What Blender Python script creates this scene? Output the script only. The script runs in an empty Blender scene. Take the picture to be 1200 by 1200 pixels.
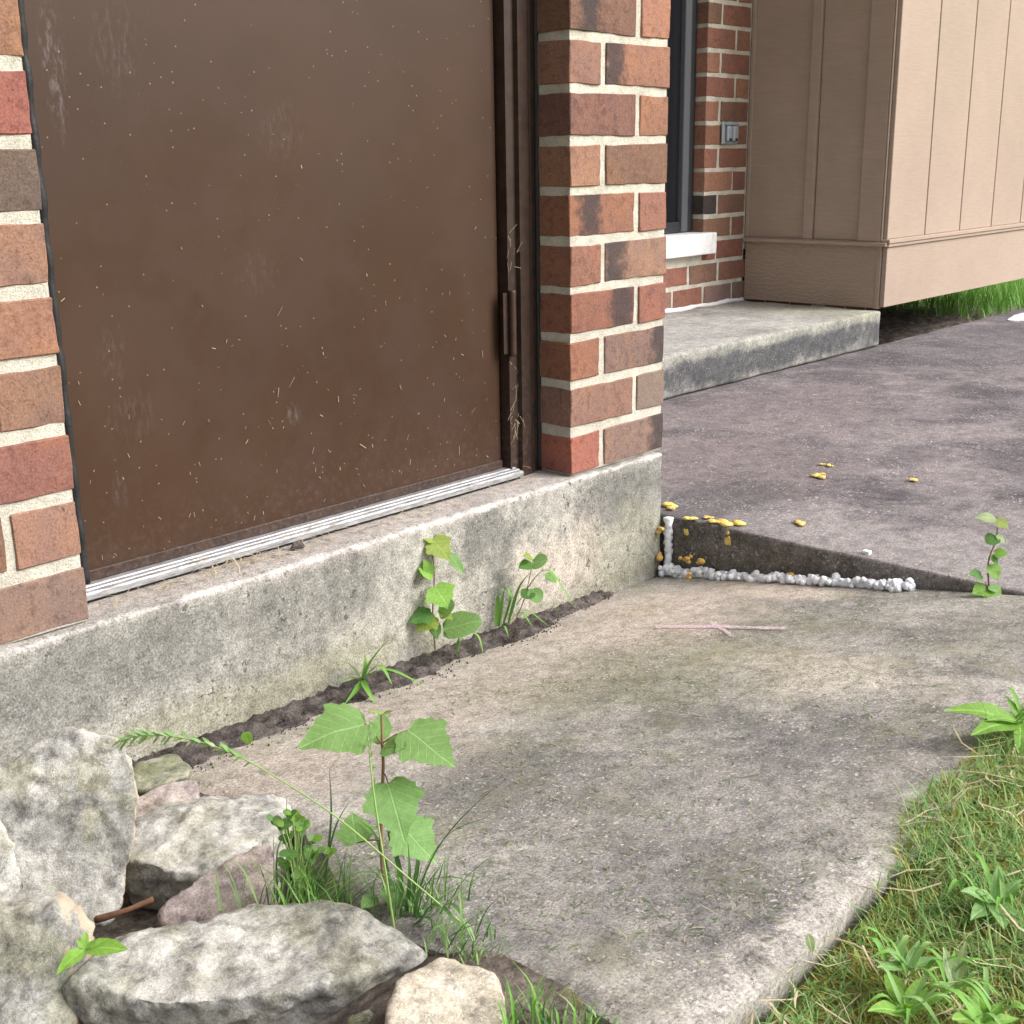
import bpy, bmesh, math, random
import numpy as np
from mathutils import Vector, Matrix, noise as mnoise
rng = np.random.default_rng(7); random.seed(7)
scn = bpy.context.scene
col = scn.collection

# ------------------------------------------------------------------ camera
CP = Vector((-1.735, -1.4567, 0.5822))
CR = Vector((0.6767065, -0.73609583, -0.01520641))
CU = Vector((0.21273337, 0.17571344, 0.9611812))
CF = Vector((0.70484951, 0.65367248, -0.27549858))
FPX = 1455.45
cam = bpy.data.cameras.new('camera'); cam.angle = 2*math.atan(600/FPX); cam.clip_start = .05; cam.clip_end = 500
co = bpy.data.objects.new('camera', cam); col.objects.link(co); scn.camera = co
m = Matrix((CR, CU, -CF)).transposed().to_4x4(); m.translation = CP; co.matrix_world = m

# ------------------------------------------------------------------ world, sun, exposure
TOSUN = Vector((.42, -.66, .66)).normalized()
EL = math.asin(TOSUN.z); AZ = math.atan2(TOSUN.x, TOSUN.y)
w = bpy.data.worlds.new('World'); scn.world = w; w.use_nodes = True
nt = w.node_tree; bg = nt.nodes['Background']
sky = nt.nodes.new('ShaderNodeTexSky'); sky.sky_type = 'NISHITA'; sky.sun_disc = False
sky.sun_elevation = EL; sky.sun_rotation = AZ; sky.dust_density = 6; sky.air_density = 1.0; sky.ozone_density = 1.0
hs = nt.nodes.new('ShaderNodeHueSaturation'); hs.inputs['Saturation'].default_value = .40
nt.links.new(sky.outputs[0], hs.inputs['Color']); nt.links.new(hs.outputs[0], bg.inputs[0])
bg.inputs[1].default_value = .10
sl = bpy.data.lights.new('sun', 'SUN'); sl.energy = 1.5; sl.angle = math.radians(38); sl.color = (1, .98, .95)
so = bpy.data.objects.new('sun', sl); col.objects.link(so)
so.rotation_euler = TOSUN.to_track_quat('Z', 'Y').to_euler()
vs = scn.view_settings; vs.view_transform = 'Standard'; vs.look = 'None'; vs.gamma = 1; vs.use_curve_mapping = False
vs.exposure = 1.08

# ------------------------------------------------------------------ material helper
class NT:
    def __init__(s, name, rough=.85, spec=.3):
        s.m = bpy.data.materials.new(name); s.m.use_nodes = True; s.t = s.m.node_tree
        s.b = s.t.nodes['Principled BSDF']; s.b.inputs['Roughness'].default_value = rough
        s.b.inputs['Specular IOR Level'].default_value = spec
        s._c = None
    @property
    def co(s):
        if s._c is None: s._c = s.t.nodes.new('ShaderNodeTexCoord').outputs['Object']
        return s._c
    def n(s, typ, out=0, props=None, **kw):
        d = s.t.nodes.new('ShaderNode'+typ)
        for k, v in (props or {}).items(): setattr(d, k, v)
        for k, v in kw.items():
            i = d.inputs[int(k[1:])] if k[0] == '_' and k[1:].isdigit() else d.inputs[k.replace('_', ' ')]
            s.set(i, v)
        return d.outputs[out]
    def set(s, i, v):
        if isinstance(v, bpy.types.NodeSocket): s.t.links.new(v, i)
        else:
            if i.type == 'RGBA' and not isinstance(v, (int, float)) and len(v) == 3: v = (*v, 1)
            i.default_value = v
    def noise(s, scale, detail=4, rough=.55, vec=None, dist=0, out=0):
        return s.n('TexNoise', out, Vector=vec or s.co, Scale=scale, Detail=detail, Roughness=rough, Distortion=dist)
    def voro(s, scale, vec=None, out=0, feature='F1', rnd=1.0):
        return s.n('TexVoronoi', out, dict(feature=feature), Vector=vec or s.co, Scale=scale, Randomness=rnd)
    def scl(s, v, sc): return s.n('VectorMath', 0, dict(operation='MULTIPLY'), _0=v or s.co, _1=sc)
    def vadd(s, a, b): return s.n('VectorMath', 0, dict(operation='ADD'), _0=a, _1=b)
    def math(s, op, a, b=0., clamp=False): return s.n('Math', 0, dict(operation=op, use_clamp=clamp), _0=a, _1=b)
    def mr(s, v, a, b, c=0., d=1., smooth=True):
        return s.n('MapRange', 0, dict(interpolation_type='SMOOTHSTEP' if smooth else 'LINEAR'), _0=v, _1=a, _2=b, _3=c, _4=d)
    def mix(s, f, a, b, blend='MIX'):
        d = s.t.nodes.new('ShaderNodeMix'); d.data_type = 'RGBA'; d.blend_type = blend
        s.set(d.inputs[0], f); s.set(d.inputs[6], a); s.set(d.inputs[7], b); return d.outputs[2]
    def ramp(s, f, stops):
        d = s.t.nodes.new('ShaderNodeValToRGB'); e = d.color_ramp.elements
        while len(e) < len(stops): e.new(.5)
        for x, (p, c) in zip(e, stops): x.position = p; x.color = (*c, 1)
        s.set(d.inputs[0], f); return d.outputs[0]
    def blob(s, c, r, amp=.5, ns=6., edge=.35):
        v = s.n('VectorMath', 0, dict(operation='SUBTRACT'), _0=s.co, _1=c)
        v = s.n('VectorMath', 0, dict(operation='DIVIDE'), _0=v, _1=r)
        l = s.n('VectorMath', 1, dict(operation='LENGTH'), _0=v)
        l = s.math('ADD', l, s.math('MULTIPLY', s.math('SUBTRACT', s.noise(ns, 9, .74), .5), amp*2))
        return s.mr(l, 1-edge, 1+edge, 1., 0.)
    def bump(s, h, strength=.3, dist=.002):
        o = s.n('Bump', 0, Height=h, Strength=strength, Distance=dist); s.set(s.b.inputs['Normal'], o); return o
    def col(s, c): s.set(s.b.inputs['Base Color'], c); return s
    def rough(s, v): s.set(s.b.inputs['Roughness'], v); return s

def concrete(name, dark, mid, light, stains=(), speck=(.55, .53, .50), speck_amt=.5, pit=.5, scale=4., grain=320, moss=None, grime=None, bstr=.5):
    M = NT(name, .92, .2)
    a = M.noise(scale, 9, .68, dist=.3)
    c = M.ramp(a, [(.36, dark), (.5, mid), (.64, light)])
    for (ctr, r, colr, st, amp, ns) in stains:
        f = M.math('MULTIPLY', M.blob(ctr, r, amp*3.2, ns, .45), st)
        c = M.mix(f, c, colr)
    b = M.noise(scale*8, 9, .78)
    c = M.mix(.62, c, M.ramp(b, [(.38, (.50,)*3), (.5, (1,)*3), (.62, (1.36,)*3)]), 'MULTIPLY')
    g = M.noise(grain, 4, .85)
    c = M.mix(.9, c, M.ramp(g, [(.36, (.42,)*3), (.5, (1,)*3), (.64, (1.55,)*3)]), 'MULTIPLY')
    if speck_amt:
        sn = M.noise(grain*.62, 2, .6, vec=M.vadd(M.co, (1.3, .7, 2.1)))
        f = M.math('MULTIPLY', M.mr(sn, .60, .68), M.mr(M.noise(scale*2.3, 6, .7), .38, .62, .1, 1.))
        c = M.mix(M.math('MULTIPLY', f, speck_amt), c, speck)
    if moss:
        mcol, mst, msc = moss
        f = M.math('MULTIPLY', M.mr(M.noise(msc, 6, .7, vec=M.vadd(M.co, (3.1, 1.7, .4))), .5, .68), mst)
        c = M.mix(M.math('MULTIPLY', f, M.mr(g, .4, .6)), c, mcol)
    h = M.math('ADD', M.math('MULTIPLY', g, .6), M.math('MULTIPLY', b, .8))
    if pit:
        f = M.math('MULTIPLY', M.mr(M.noise(85, 3, .6), .385, .33), M.mr(M.noise(9, 4, .6, vec=M.vadd(M.co, (4, 4, 4))), .42, .6))
        c = M.mix(M.math('MULTIPLY', f, pit), c, (.06, .055, .048))
        h = M.math('SUBTRACT', h, M.math('MULTIPLY', f, 1.2))
    M.col(c); M.bump(h, bstr, .003)
    return M.m

# ------------------------------------------------------------------ mesh helpers
def tag(o, label=None, cat=None, group=None, kind=None):
    if label: o['label'] = label
    if cat: o['category'] = cat
    if group: o['group'] = group
    if kind: o['kind'] = kind
    return o
def link(name, me, mat=None, parent=None):
    o = bpy.data.objects.new(name, me); col.objects.link(o)
    if mat is not None and len(me.materials) == 0: me.materials.append(mat)
    if parent is not None: o.parent = parent
    return o
def empty(name, loc=(0, 0, 0)):
    o = bpy.data.objects.new(name, None); o.empty_display_size = .05; col.objects.link(o); o.location = loc; return o
def inv(o):                       # keep world coordinates of a child modelled in world space
    if o.parent: o.matrix_parent_inverse = Matrix.Translation(-Vector(o.parent.location))
    return o
def frombm(name, bm, mat, parent=None, smooth=False):
    me = bpy.data.meshes.new(name); bm.to_mesh(me); bm.free()
    if smooth: me.shade_smooth()
    return inv(link(name, me, mat, parent))
def pyd(name, v, f, mat, parent=None, smooth=False):
    me = bpy.data.meshes.new(name); me.from_pydata([tuple(x) for x in v], [], [tuple(x) for x in f]); me.update()
    if smooth: me.shade_smooth()
    return inv(link(name, me, mat, parent))
def boxbm(lo, hi, bev=0., seg=1, bm=None):
    new = bm is None
    bm = bm or bmesh.new()
    c = [(a+b)/2 for a, b in zip(lo, hi)]; s = [b-a for a, b in zip(lo, hi)]
    r = bmesh.ops.create_cube(bm, size=1, matrix=Matrix.Translation(c) @ Matrix.Diagonal((*s, 1)))
    if bev: bmesh.ops.bevel(bm, geom=list({e for v in r['verts'] for e in v.link_edges}), offset=bev, segments=seg, affect='EDGES', profile=.6)
    return bm
def box(name, lo, hi, mat, parent=None, bev=0., seg=1): return frombm(name, boxbm(lo, hi, bev, seg), mat, parent)
def pix(x, y):
    return (CR*((x-600)/FPX) + CU*((600-y)/FPX) + CF)
def atd(x, y, d): return CP + pix(x, y)*d
def atp(x, y, axis, val):
    r = pix(x, y); return CP + r*((val-CP[axis])/r[axis])
def sharp(o, ang=35):
    me = o.data; me.shade_smooth()
    try: me.set_sharp_from_angle(angle=math.radians(ang))
    except Exception: pass
def dense_box(name, lo, hi, step, mat, parent=None, amp=.002, fs=18., bev=.006, worn=0.):
    """box with cut-up faces and slightly uneven, worn surface"""
    bm = boxbm(lo, hi, bev, 2)
    for ax in range(3):
        n = int((hi[ax]-lo[ax])/step)
        for i in range(1, n):
            p = [0, 0, 0]; p[ax] = lo[ax]+(hi[ax]-lo[ax])*i/n
            nn = [0, 0, 0]; nn[ax] = 1
            bmesh.ops.bisect_plane(bm, geom=bm.verts[:]+bm.edges[:]+bm.faces[:], plane_co=p, plane_no=nn)
    bm.normal_update()
    for v in bm.verts:
        n1 = mnoise.fractal(v.co*fs, .9, 2.1, 4)
        ed = sum(1 for a in range(3) if min(v.co[a]-lo[a], hi[a]-v.co[a]) < bev*1.2)
        a = amp*n1
        if ed >= 2 and worn: a -= worn*max(0, mnoise.noise(v.co*30)+.25)
        v.co += v.normal*a
    return frombm(name, bm, mat, parent, True)

# slab geometry -----------------------------------------------------
def slabz(x, y):
    k = .157+.03*max(-1.1, min(.3, x)); return -.1-k*(y+.99)
def on_slab(px, py, off=0.):
    r = pix(px, py); lo, hi = .3, 12.
    for _ in range(50):
        t = (lo+hi)/2; q = CP+r*t
        if q.z > slabz(q.x, q.y)+off: lo = t
        else: hi = t
    return CP+r*lo
def lawnz(x, y):
    t = max(0, min(1, (x+1.0)/.36)); t = t*t*(3-2*t)
    return -.142+.036*t + .010*mnoise.noise(Vector((x*5, y*5, 0))) + .004*mnoise.noise(Vector((x*22, y*22, 3)))
def sm(a, b, v):
    t = max(0, min(1, (v-a)/(b-a))); return t*t*(3-2*t)
def slabx0(y): return -.94-.10*(1-sm(-.62, -.35, y))
def groundz(x, y):
    x0 = slabx0(y)
    if y < -.99 and x >= -1.12: return lawnz(x, y)
    if x < x0+.03:
        t = sm(-.8, -.45, y)
        soil = (lawnz(x, y)-.002+.027*sm(-.97, -.85, y)*sm(-1.2, -1.08, x))*(1-t) + t*(-.262+.008*mnoise.noise(Vector((x*14, y*14, 1))))
        return soil + (-.42-soil)*(sm(x0+.018, x0+.03, x) if y > -.98 else 0)
    if y < -.99: return lawnz(x, y)
    if y > .745 and x > 2.72: return -.155-.22*(1-sm(3.3, 3.85, x))+.01*mnoise.noise(Vector((x*6, y*6, 0)))  # added hollow under the bay, deepened so the gap falls into shade
    return -.42

# ------------------------------------------------------------------ ground
def soil_mat():
    M = NT('soil', .97, .1)
    a = M.noise(35, 7, .7); b = M.noise(260, 4, .7)
    c = M.ramp(a, [(.38, (.055, .046, .042)), (.5, (.105, .09, .083)), (.62, (.18, .156, .145))])
    c = M.mix(.6, c, M.ramp(b, [(.3, (.4,)*3), (.6, (1.3,)*3)]), 'MULTIPLY')
    M.col(c); M.bump(M.math('ADD', a, b), .9, .008); return M.m
def lawn_mat():
    M = NT('lawn_soil', .97, .1)
    a = M.noise(14, 7, .7); b = M.noise(170, 6, .75)
    c = M.ramp(a, [(.3, (.18, .20, .05)), (.5, (.31, .30, .075)), (.7, (.29, .23, .11))])
    c = M.mix(.8, c, M.ramp(b, [(.3, (.35,)*3), (.65, (1.6,)*3)]), 'MULTIPLY')
    d = M.t.nodes.new('ShaderNodeSeparateXYZ'); M.set(d.inputs[0], M.co)
    jit = M.math('MULTIPLY', M.math('SUBTRACT', a, .5), .3)
    bed = M.math('MULTIPLY', M.mr(M.math('ADD', d.outputs[0], jit), -.98, -1.02), M.mr(M.math('ADD', d.outputs[1], jit), -.93, -.85))
    bay_ = M.math('MULTIPLY', M.mr(d.outputs[0], 2.5, 2.6), M.mr(d.outputs[1], .6, .7))
    so_ = M.ramp(M.noise(30, 7, .75), [(.38, (.11, .09, .078)), (.5, (.22, .185, .16)), (.62, (.38, .32, .28))])
    so_ = M.mix(.7, so_, M.ramp(b, [(.3, (.45,)*3), (.65, (1.3,)*3)]), 'MULTIPLY')
    c = M.mix(M.math('MAXIMUM', bed, bay_), c, so_)
    M.col(c); M.bump(b, 1., .01); return M.m
SOIL = soil_mat(); LAWN = lawn_mat()
def axis(lo, hi, st, far):
    a = list(np.arange(lo, hi, st)); g = st; x = hi; up = []
    while x < far: up.append(x); g *= 1.35; x += g
    g = st; x = lo; dn = []
    while x > -far: g *= 1.35; x -= g; dn.append(x)
    return dn[::-1]+a+up+[far]
xs = axis(-2.3, .4, .025, 80); ys = axis(-2.4, .2, .025, 80)
V = [(x, y, groundz(x, y)) for y in ys for x in xs]; nx = len(xs)
F = [(j*nx+i, j*nx+i+1, (j+1)*nx+i+1, (j+1)*nx+i) for j in range(len(ys)-1) for i in range(nx-1)]
gr = pyd('ground', V, F, LAWN, smooth=True); tag(gr, 'lawn soil with moss under the grass beside the sunken slab', 'ground', kind='structure')

# ------------------------------------------------------------------ slabs
slab1_m = concrete('slab_concrete', (.15, .143, .130), (.265, .25, .228), (.39, .37, .335),
    stains=[((-.45, -.20, -.22), (.75, .17, .3), (.41, .355, .305), .75, .5, 5),
            ((-.02, -.24, -.2), (.16, .17, .2), (.44, .37, .32), .7, .5, 7),
            ((-.20, -.83, -.13), (.055, .17, .3), (.56, .52, .47), .95, .3, 8),
            ((-.17, -.60, -.15), (.045, .2, .3), (.46, .42, .36), .8, .35, 8),
            ((.21, -.33, -.2), (.05, .12, .2), (.50, .42, .35), .7, .35, 9),
            ((-.2, -.62, -.15), (.10, .22, .3), (.40, .36, .30), .6, .5, 6),
            ((-.75, -.72, -.13), (.35, .25, .3), (.17, .162, .162), .5, .55, 5),
            ((-.33, -.8, -.13), (.22, .14, .3), (.17, .16, .158), .45, .5, 5),
            ((-.30, -.42, -.17), (.3, .16, .3), (.165, .165, .10), .45, .7, 8),
            ((-.85, -1.0, -.1), (.5, .05, .2), (.50, .465, .43), .75, .8, 22)],
    speck=(.66, .62, .58), speck_amt=.8, pit=.35, scale=5, grain=300, moss=((.20, .20, .085), .5, 9))
slab2_m = concrete('patio_concrete', (.078, .07, .076), (.142, .125, .134), (.235, .205, .205),
    stains=[((.36, -.45, -.135), (.16, .6, .2), (.30, .275, .265), .65, .5, 6),
            ((.55, -.75, -.135), (.4, .35, .2), (.28, .255, .25), .6, .6, 6),
            ((.8, .1, -.135), (.4, .25, .2), (.20, .165, .165), .6, .6, 5),
            ((1.4, .35, -.135), (.5, .3, .2), (.205, .165, .17), .55, .6, 5),
            ((.4, -.02, -.135), (.2, .12, .2), (.085, .08, .085), .7, .5, 6),
            ((3.2, .45, -.135), (.9, .2, .2), (.10, .095, .105), .6, .5, 4),
            ((.284, -.3, -.21), (.006, .8, .1), (.12, .11, .085), .8, .3, 9)],
    speck=(.52, .48, .48), speck_amt=.95, pit=.2, scale=4.5, grain=230, moss=((.10, .095, .10), .6, 14))
def make_slab1():
    st = .0165; X0, X1, Y0, Y1 = -1.09, .283, -.99, -.018
    nx_ = int((X1-X0)/st); ny_ = int((Y1-Y0)/st); v = []; f = []
    for j in range(ny_+1):
        for i in range(nx_+1):
            y = Y0+(Y1-Y0)*j/ny_; x = slabx0(y)+(X1-slabx0(y))*i/nx_
            e = mnoise.fractal(Vector((x*9, y*9, 2)), .9, 2, 4)
            dx = dy = dz = 0
            if j == 0: dy = .010*e-.004*abs(mnoise.noise(Vector((x*40, 0, 0)))); dz = -.005
            if j == 1: dz = -.0015
            if i == 0: dx = .012*e; dz = -.006
            z = slabz(x, y)+.0018*mnoise.fractal(Vector((x*7, y*7, 0)), .9, 2, 4)
            v.append((x+dx, y+dy, z+dz))
    W = nx_+1
    for j in range(ny_):
        for i in range(nx_): f.append((j*W+i, j*W+i+1, (j+1)*W+i+1, (j+1)*W+i))
    def skirt(idx):
        rows = [idx]
        for k, d in enumerate((.012, .035, .11)):
            r = []
            for q in idx:
                p = v[q]; a = .004*mnoise.noise(Vector((p[0]*30, p[1]*30, k*3.3)))
                r.append(len(v)); v.append((p[0]+(a if q % W == 0 else 0), p[1]+(a+.003*k if q < W else 0), p[2]-d))
            rows.append(r)
        for A, B in zip(rows[:-1], rows[1:]):
            for k in range(len(A)-1): f.append((A[k], B[k], B[k+1], A[k+1]))
    skirt([i for i in range(W)]); skirt([j*W for j in range(ny_, -1, -1)])
    skirt([j*W+nx_ for j in range(ny_+1)]); skirt([ny_*W+i for i in range(nx_, -1, -1)])
    o = pyd('walkway_slab', v, f, slab1_m, smooth=True); sharp(o, 50); return o
tag(make_slab1(), 'sunken weathered grey concrete walkway slab along the house foundation', 'slab', kind='structure')
s2 = dense_box('patio_slab', (.288, -2.6, -.30), (6.0, .742, -.135), .06, slab2_m, None, .0016, 9., .007, .003)
tag(s2, 'dark raised concrete patio slab standing higher than the sunken slab', 'slab', kind='structure')

# ------------------------------------------------------------------ house
house = empty('house', (0, 0, -.25))
tag(house, 'brick house with brown steel door, grey foundation and tan wood siding bay', 'house')
C = .0867; J = .0150; HB = .0870; SB = .1888; PW = .2908; DWX = -.986; YW = 1.333
def mortar_mat(name='mortar', base=(.71, .675, .585), dk=(.56, .53, .455)):
    M = NT(name, .95, .1)
    a = M.noise(18, 6, .65); g = M.noise(420, 3, .8)
    c = M.ramp(a, [(.38, dk), (.58, base)])
    c = M.mix(.6, c, M.ramp(g, [(.36, (.5,)*3), (.5, (1,)*3), (.64, (1.15,)*3)]), 'MULTIPLY')
    low = M.n('SeparateXYZ', 2, Vector=M.co)
    c = M.mix(M.mr(M.math('ADD', low, M.math('MULTIPLY', a, .06)), .03, .10, .55, 0.), c, (.30, .275, .245))
    M.col(c); M.bump(M.math('ADD', g, M.noise(70, 5, .7)), 1., .003); return M.m
MORTAR = mortar_mat()
def brick_mat():
    M = NT('brick', .9, .2)
    oi = M.t.nodes.new('ShaderNodeObjectInfo')
    r = M.math('MULTIPLY', oi.outputs['Random'], 37.)
    off = M.n('CombineXYZ', 0, X=r, Y=r, Z=r)
    v = M.vadd(M.co, off)
    a = M.noise(14, 5, .6, vec=v); g = M.noise(320, 4, .75, vec=v); b = M.noise(70, 5, .7, vec=v)
    base = oi.outputs['Color']
    c = M.mix(M.mr(a, .42, .6), base, M.mix(1., base, (1.18, 1.12, 1.0), 'MULTIPLY'))
    c = M.mix(M.mr(b, .5, .64, 0., .6), c, M.mix(1., base, (.6, .58, .62), 'MULTIPLY'))
    # vertical flashing streaks along the brick length
    sx = M.n('SeparateXYZ', 0, Vector=M.co)
    st = M.noise(1., 3, .6, vec=M.scl(v, (38, 2, 5)))
    c = M.mix(M.mr(st, .48, .70, 0., .6), c, M.mix(1., base, (1.15, 1.12, 1.02), 'MULTIPLY'))
    al = oi.outputs['Alpha']
    pos = M.math('MULTIPLY', M.math('SUBTRACT', al, .5), .2)
    d = M.math('ABSOLUTE', M.math('SUBTRACT', sx, pos))
    d = M.math('ADD', d, M.math('MULTIPLY', M.math('SUBTRACT', M.noise(30, 6, .7, vec=v), .5), .11))
    f = M.math('MULTIPLY', M.mr(d, .012, .046, 1., 0.), M.math('LESS_THAN', al, .985))
    c = M.mix(M.math('MULTIPLY', f, .85), c, (.052, .044, .047))
    c = M.mix(.65, c, M.ramp(g, [(.34, (.5,)*3), (.5, (1,)*3), (.66, (1.4,)*3)]), 'MULTIPLY')
    pf = M.mr(M.noise(150, 3, .6, vec=v), .33, .27)
    c = M.mix(M.math('MULTIPLY', pf, .6), c, (.05, .036, .033))
    M.col(c); M.bump(M.math('SUBTRACT', M.math('ADD', M.math('MULTIPLY', g, .6), b), pf), .6, .0025); return M.m
BRICK = brick_mat()
def wallbrick_mat():
    M = NT('brickwork', .9, .2)
    v = M.n('SeparateXYZ', 0, Vector=M.co); d = M.t.nodes.new('ShaderNodeSeparateXYZ'); M.set(d.inputs[0], M.co)
    xy = M.math('ADD', d.outputs[0], d.outputs[1])
    vec = M.n('CombineXYZ', 0, X=xy, Y=d.outputs[2], Z=0.)
    t = M.t.nodes.new('ShaderNodeTexBrick'); M.set(t.inputs['Vector'], vec)
    for k, q in dict(Scale=1., Mortar_Size=.006, Brick_Width=.2022, Row_Height=C).items(): t.inputs[k.replace('_', ' ')].default_value = q
    t.inputs['Color1'].default_value = (.27, .13, .085, 1); t.inputs['Color2'].default_value = (.2, .1, .075, 1); t.inputs['Mortar'].default_value = (.55, .51, .43, 1)
    M.col(t.outputs[0]); return M.m
BRICKWORK = wallbrick_mat()
def brick_mesh(L, D, H, seed):
    bm = bmesh.new(); bmesh.ops.create_cube(bm, size=1, matrix=Matrix.Diagonal((L, D, H, 1)))
    r = random.Random(seed)
    for v in bm.verts: v.co += Vector((r.uniform(-.0016, .0016), r.uniform(-.001, .001), r.uniform(-.0016, .0016)))
    for ax, n_ in ((0, 8), (1, 4), (2, 4)):
        for k in range(1, n_):
            p_ = [0, 0, 0]; p_[ax] = (L, D, H)[ax]*(k/n_-.5); q_ = [0, 0, 0]; q_[ax] = 1
            bmesh.ops.bisect_plane(bm, geom=bm.verts[:]+bm.edges[:]+bm.faces[:], plane_co=p_, plane_no=q_)
    ed = [e for e in bm.edges if len(e.link_faces) == 2 and e.calc_face_angle(0) > 1]
    bmesh.ops.bevel(bm, geom=ed, offset=.0017, segments=1, affect='EDGES')
    bm.normal_update(); half = (L/2, D/2, H/2); o_ = Vector((seed*5.1, 0, 0))
    for v in bm.verts:
        near = sum(1 for q in range(3) if half[q]-abs(v.co[q]) < .004)
        v.co -= v.normal*(.0006*mnoise.noise(v.co*60+o_)+(.0026*max(0, mnoise.noise(v.co*75+o_)+.1) if near >= 2 else 0))
    me = bpy.data.meshes.new('brick'); bm.to_mesh(me); bm.free(); me.materials.append(BRICK); return me
BM_S = [brick_mesh(SB, HB, C-J, i) for i in range(9)]
COLS = dict(r=(.24, .116, .088), o=(.275, .147, .104), b=(.19, .108, .084), p=(.235, .138, .113), d=(.14, .10, .09), m=(.195, .13, .112), R=(.27, .112, .088), k=(.055, .045, .045), g=(.20, .155, .135))
def brick(parent, x0, y0, z0, along='x', colr='r', flash=1., front=0.):
    """x0,y0,z0 = low corner; along = axis of the brick's length"""
    o = bpy.data.objects.new('brick', random.choice(BM_S)); col.objects.link(o); o.parent = parent
    if along == 'x': c = (x0+SB/2, y0+HB/2, z0+(C-J)/2); rz = 0
    else: c = (x0+HB/2, y0+SB/2, z0+(C-J)/2); rz = math.pi/2
    o.location = (c[0]+random.uniform(-.0012, .0012), c[1]+random.uniform(-.0012, .0010)-front, c[2]+random.uniform(-.001, .001))
    o.rotation_euler = (random.uniform(-.006, .006), random.uniform(-.006, .006), rz+random.uniform(-.005, .005))
    if rz == 0 and random.random() < .5 and flash > .98: o.rotation_euler[2] += math.pi
    k = COLS[colr]; j = random.uniform(.9, 1.1)
    o.color = (k[0]*j, k[1]*j*random.uniform(.96, 1.05), k[2]*j*random.uniform(.94, 1.06), flash)
    return o
def zc(i, base=0.): return base+i*C+J/2-(.003 if i == 0 and base == 0 else 0)
ROWS = 20; ZT = ROWS*C
# --- pillar right of the door
pillar = inv(box('pillar', (.003, .0032, .0015), (PW-.003, 1.30, ZT-.004), MORTAR, house))
#     (corner brick colour, flash, second brick colour, flash)
PR = [('R', 1., 'm', .9), ('p', 1., 'g', .5), ('r', 1., 'm', .9), ('r', .78, 'r', 1.), ('r', 1., 'p', .17), ('r', .3, 'r', 1.),
      ('o', 1., 'b', 1.), ('b', 1., 'o', 1.), ('p', 1., 'o', .12), ('b', .3, 'o', 1.)]
for i in range(ROWS):
    c1, f1, c2, f2 = PR[i] if i < len(PR) else (random.choice('rbop'), 1., random.choice('rbom'), random.choice((1., 1., .3)))
    z = zc(i)
    if i % 2:      # stretcher at corner, then the half
        brick(pillar, 0, 0, z, 'x', c1, f1); brick(pillar, SB+J, 0, z, 'y', c2, f2)
    else:
        brick(pillar, 0, 0, z, 'y', c1, f1); brick(pillar, HB+J, 0, z, 'x', c2, f2)
    # return side of the pillar facing the patio
    y = SB+J if (i % 2) else HB+J
    while y < 1.0: brick(pillar, PW-HB, y, z, 'y', random.choice('rbop'), 1.); y += SB+J+.14 if False else 10
# --- wall left of the door
wall = inv(box('wall', (-2.7, .0032, .0015), (DWX-.003, .26, ZT-.004), MORTAR, house))
LC = ['mR'[0], 'p', 'r', 'p', 'o', 'p', 'd', 'R', 'o', 'b']
for i in range(ROWS):
    z = zc(i); c = LC[i] if i < len(LC) else random.choice('rbop')
    if i % 2 == 0: x = DWX-SB; brick(wall, x, 0, z, 'x', c, .2 if i == 6 else 1.)
    else: x = DWX-HB; brick(wall, x, 0, z, 'y', c, 1.)
    for _ in range(4):
        x -= SB+J; brick(wall, x, 0, z, 'x', random.choice('rbopm'), random.choice((1., 1., 1., .2, .8)))
# upper walls above the counted courses
inv(box('upper_wall', (-2.7, .002, ZT), (PW, 1.30, 2.75), BRICKWORK, house))
inv(box('side_wall', (PW+.0, .30, -.13), (PW+.0, .30, -.12), BRICKWORK, None)) if False else None
# --- wall behind the patio step
rear = inv(box('rear_wall', (.28, YW+.0032, -.02), (2.385-.005+.30, YW+.30, .205), MORTAR, house))
rearb = inv(box('rear_pier', (2.39, YW+.0032, .2052), (2.70, YW+.30, 1.86), MORTAR, house))
inv(box('upper_rear_wall', (.28, YW+.003, 1.86), (4.9, YW+.3, 2.75), BRICKWORK, house))
inv(box('rear_wall_beyond', (2.7, YW+.02, -.4), (4.9, YW+.3, 1.86), BRICKWORK, house))
XC = 2.385; ZB = .018-C*0
for i in range(-0, 22):
    z = ZB+i*C+J/2-.02
    if z > 1.78: break
    cc = ['r', 'r', 'r', 'b', 'r', 'o', 'r', 'r', 'o', 'r', 'o', 'r', 'b'][i % 13]; c2 = random.choice('rorbr')
    fl = .95 if i == 4 else 1.
    if i >= 2:
        if i % 2: brick(rearb, XC, YW, z, 'x', cc, fl); brick(rearb, XC+SB+J, YW, z, 'y', c2, 1.)
        else: brick(rearb, XC, YW, z, 'y', 'k' if i == 4 else cc, 1.); brick(rearb, XC+HB+J, YW, z, 'x', c2, 1.)
    else:
        x = 2.695-(SB if i % 2 else HB+.0)
        while x > 1.2: brick(rear, x, YW, z, 'x', random.choice('pmpr') if i == 0 else random.choice('rrpb'), 1.); x -= SB+J
for k in range(8): brick(rear, 1.86+k*(HB+J)*.62, YW+.012, ZB+2*C+J/2-.035, 'y', random.choice('rdb'), 1.) if k % 2 == 0 else None
WHITE = NT('white_paint', .6, .4)
a = WHITE.noise(60, 5, .6); WHITE.col(WHITE.ramp(a, [(.3, (.66, .65, .66)), (.6, (.82, .81, .82))])); WHITE.bump(a, .2, .002); WHITE = WHITE.m
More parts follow.
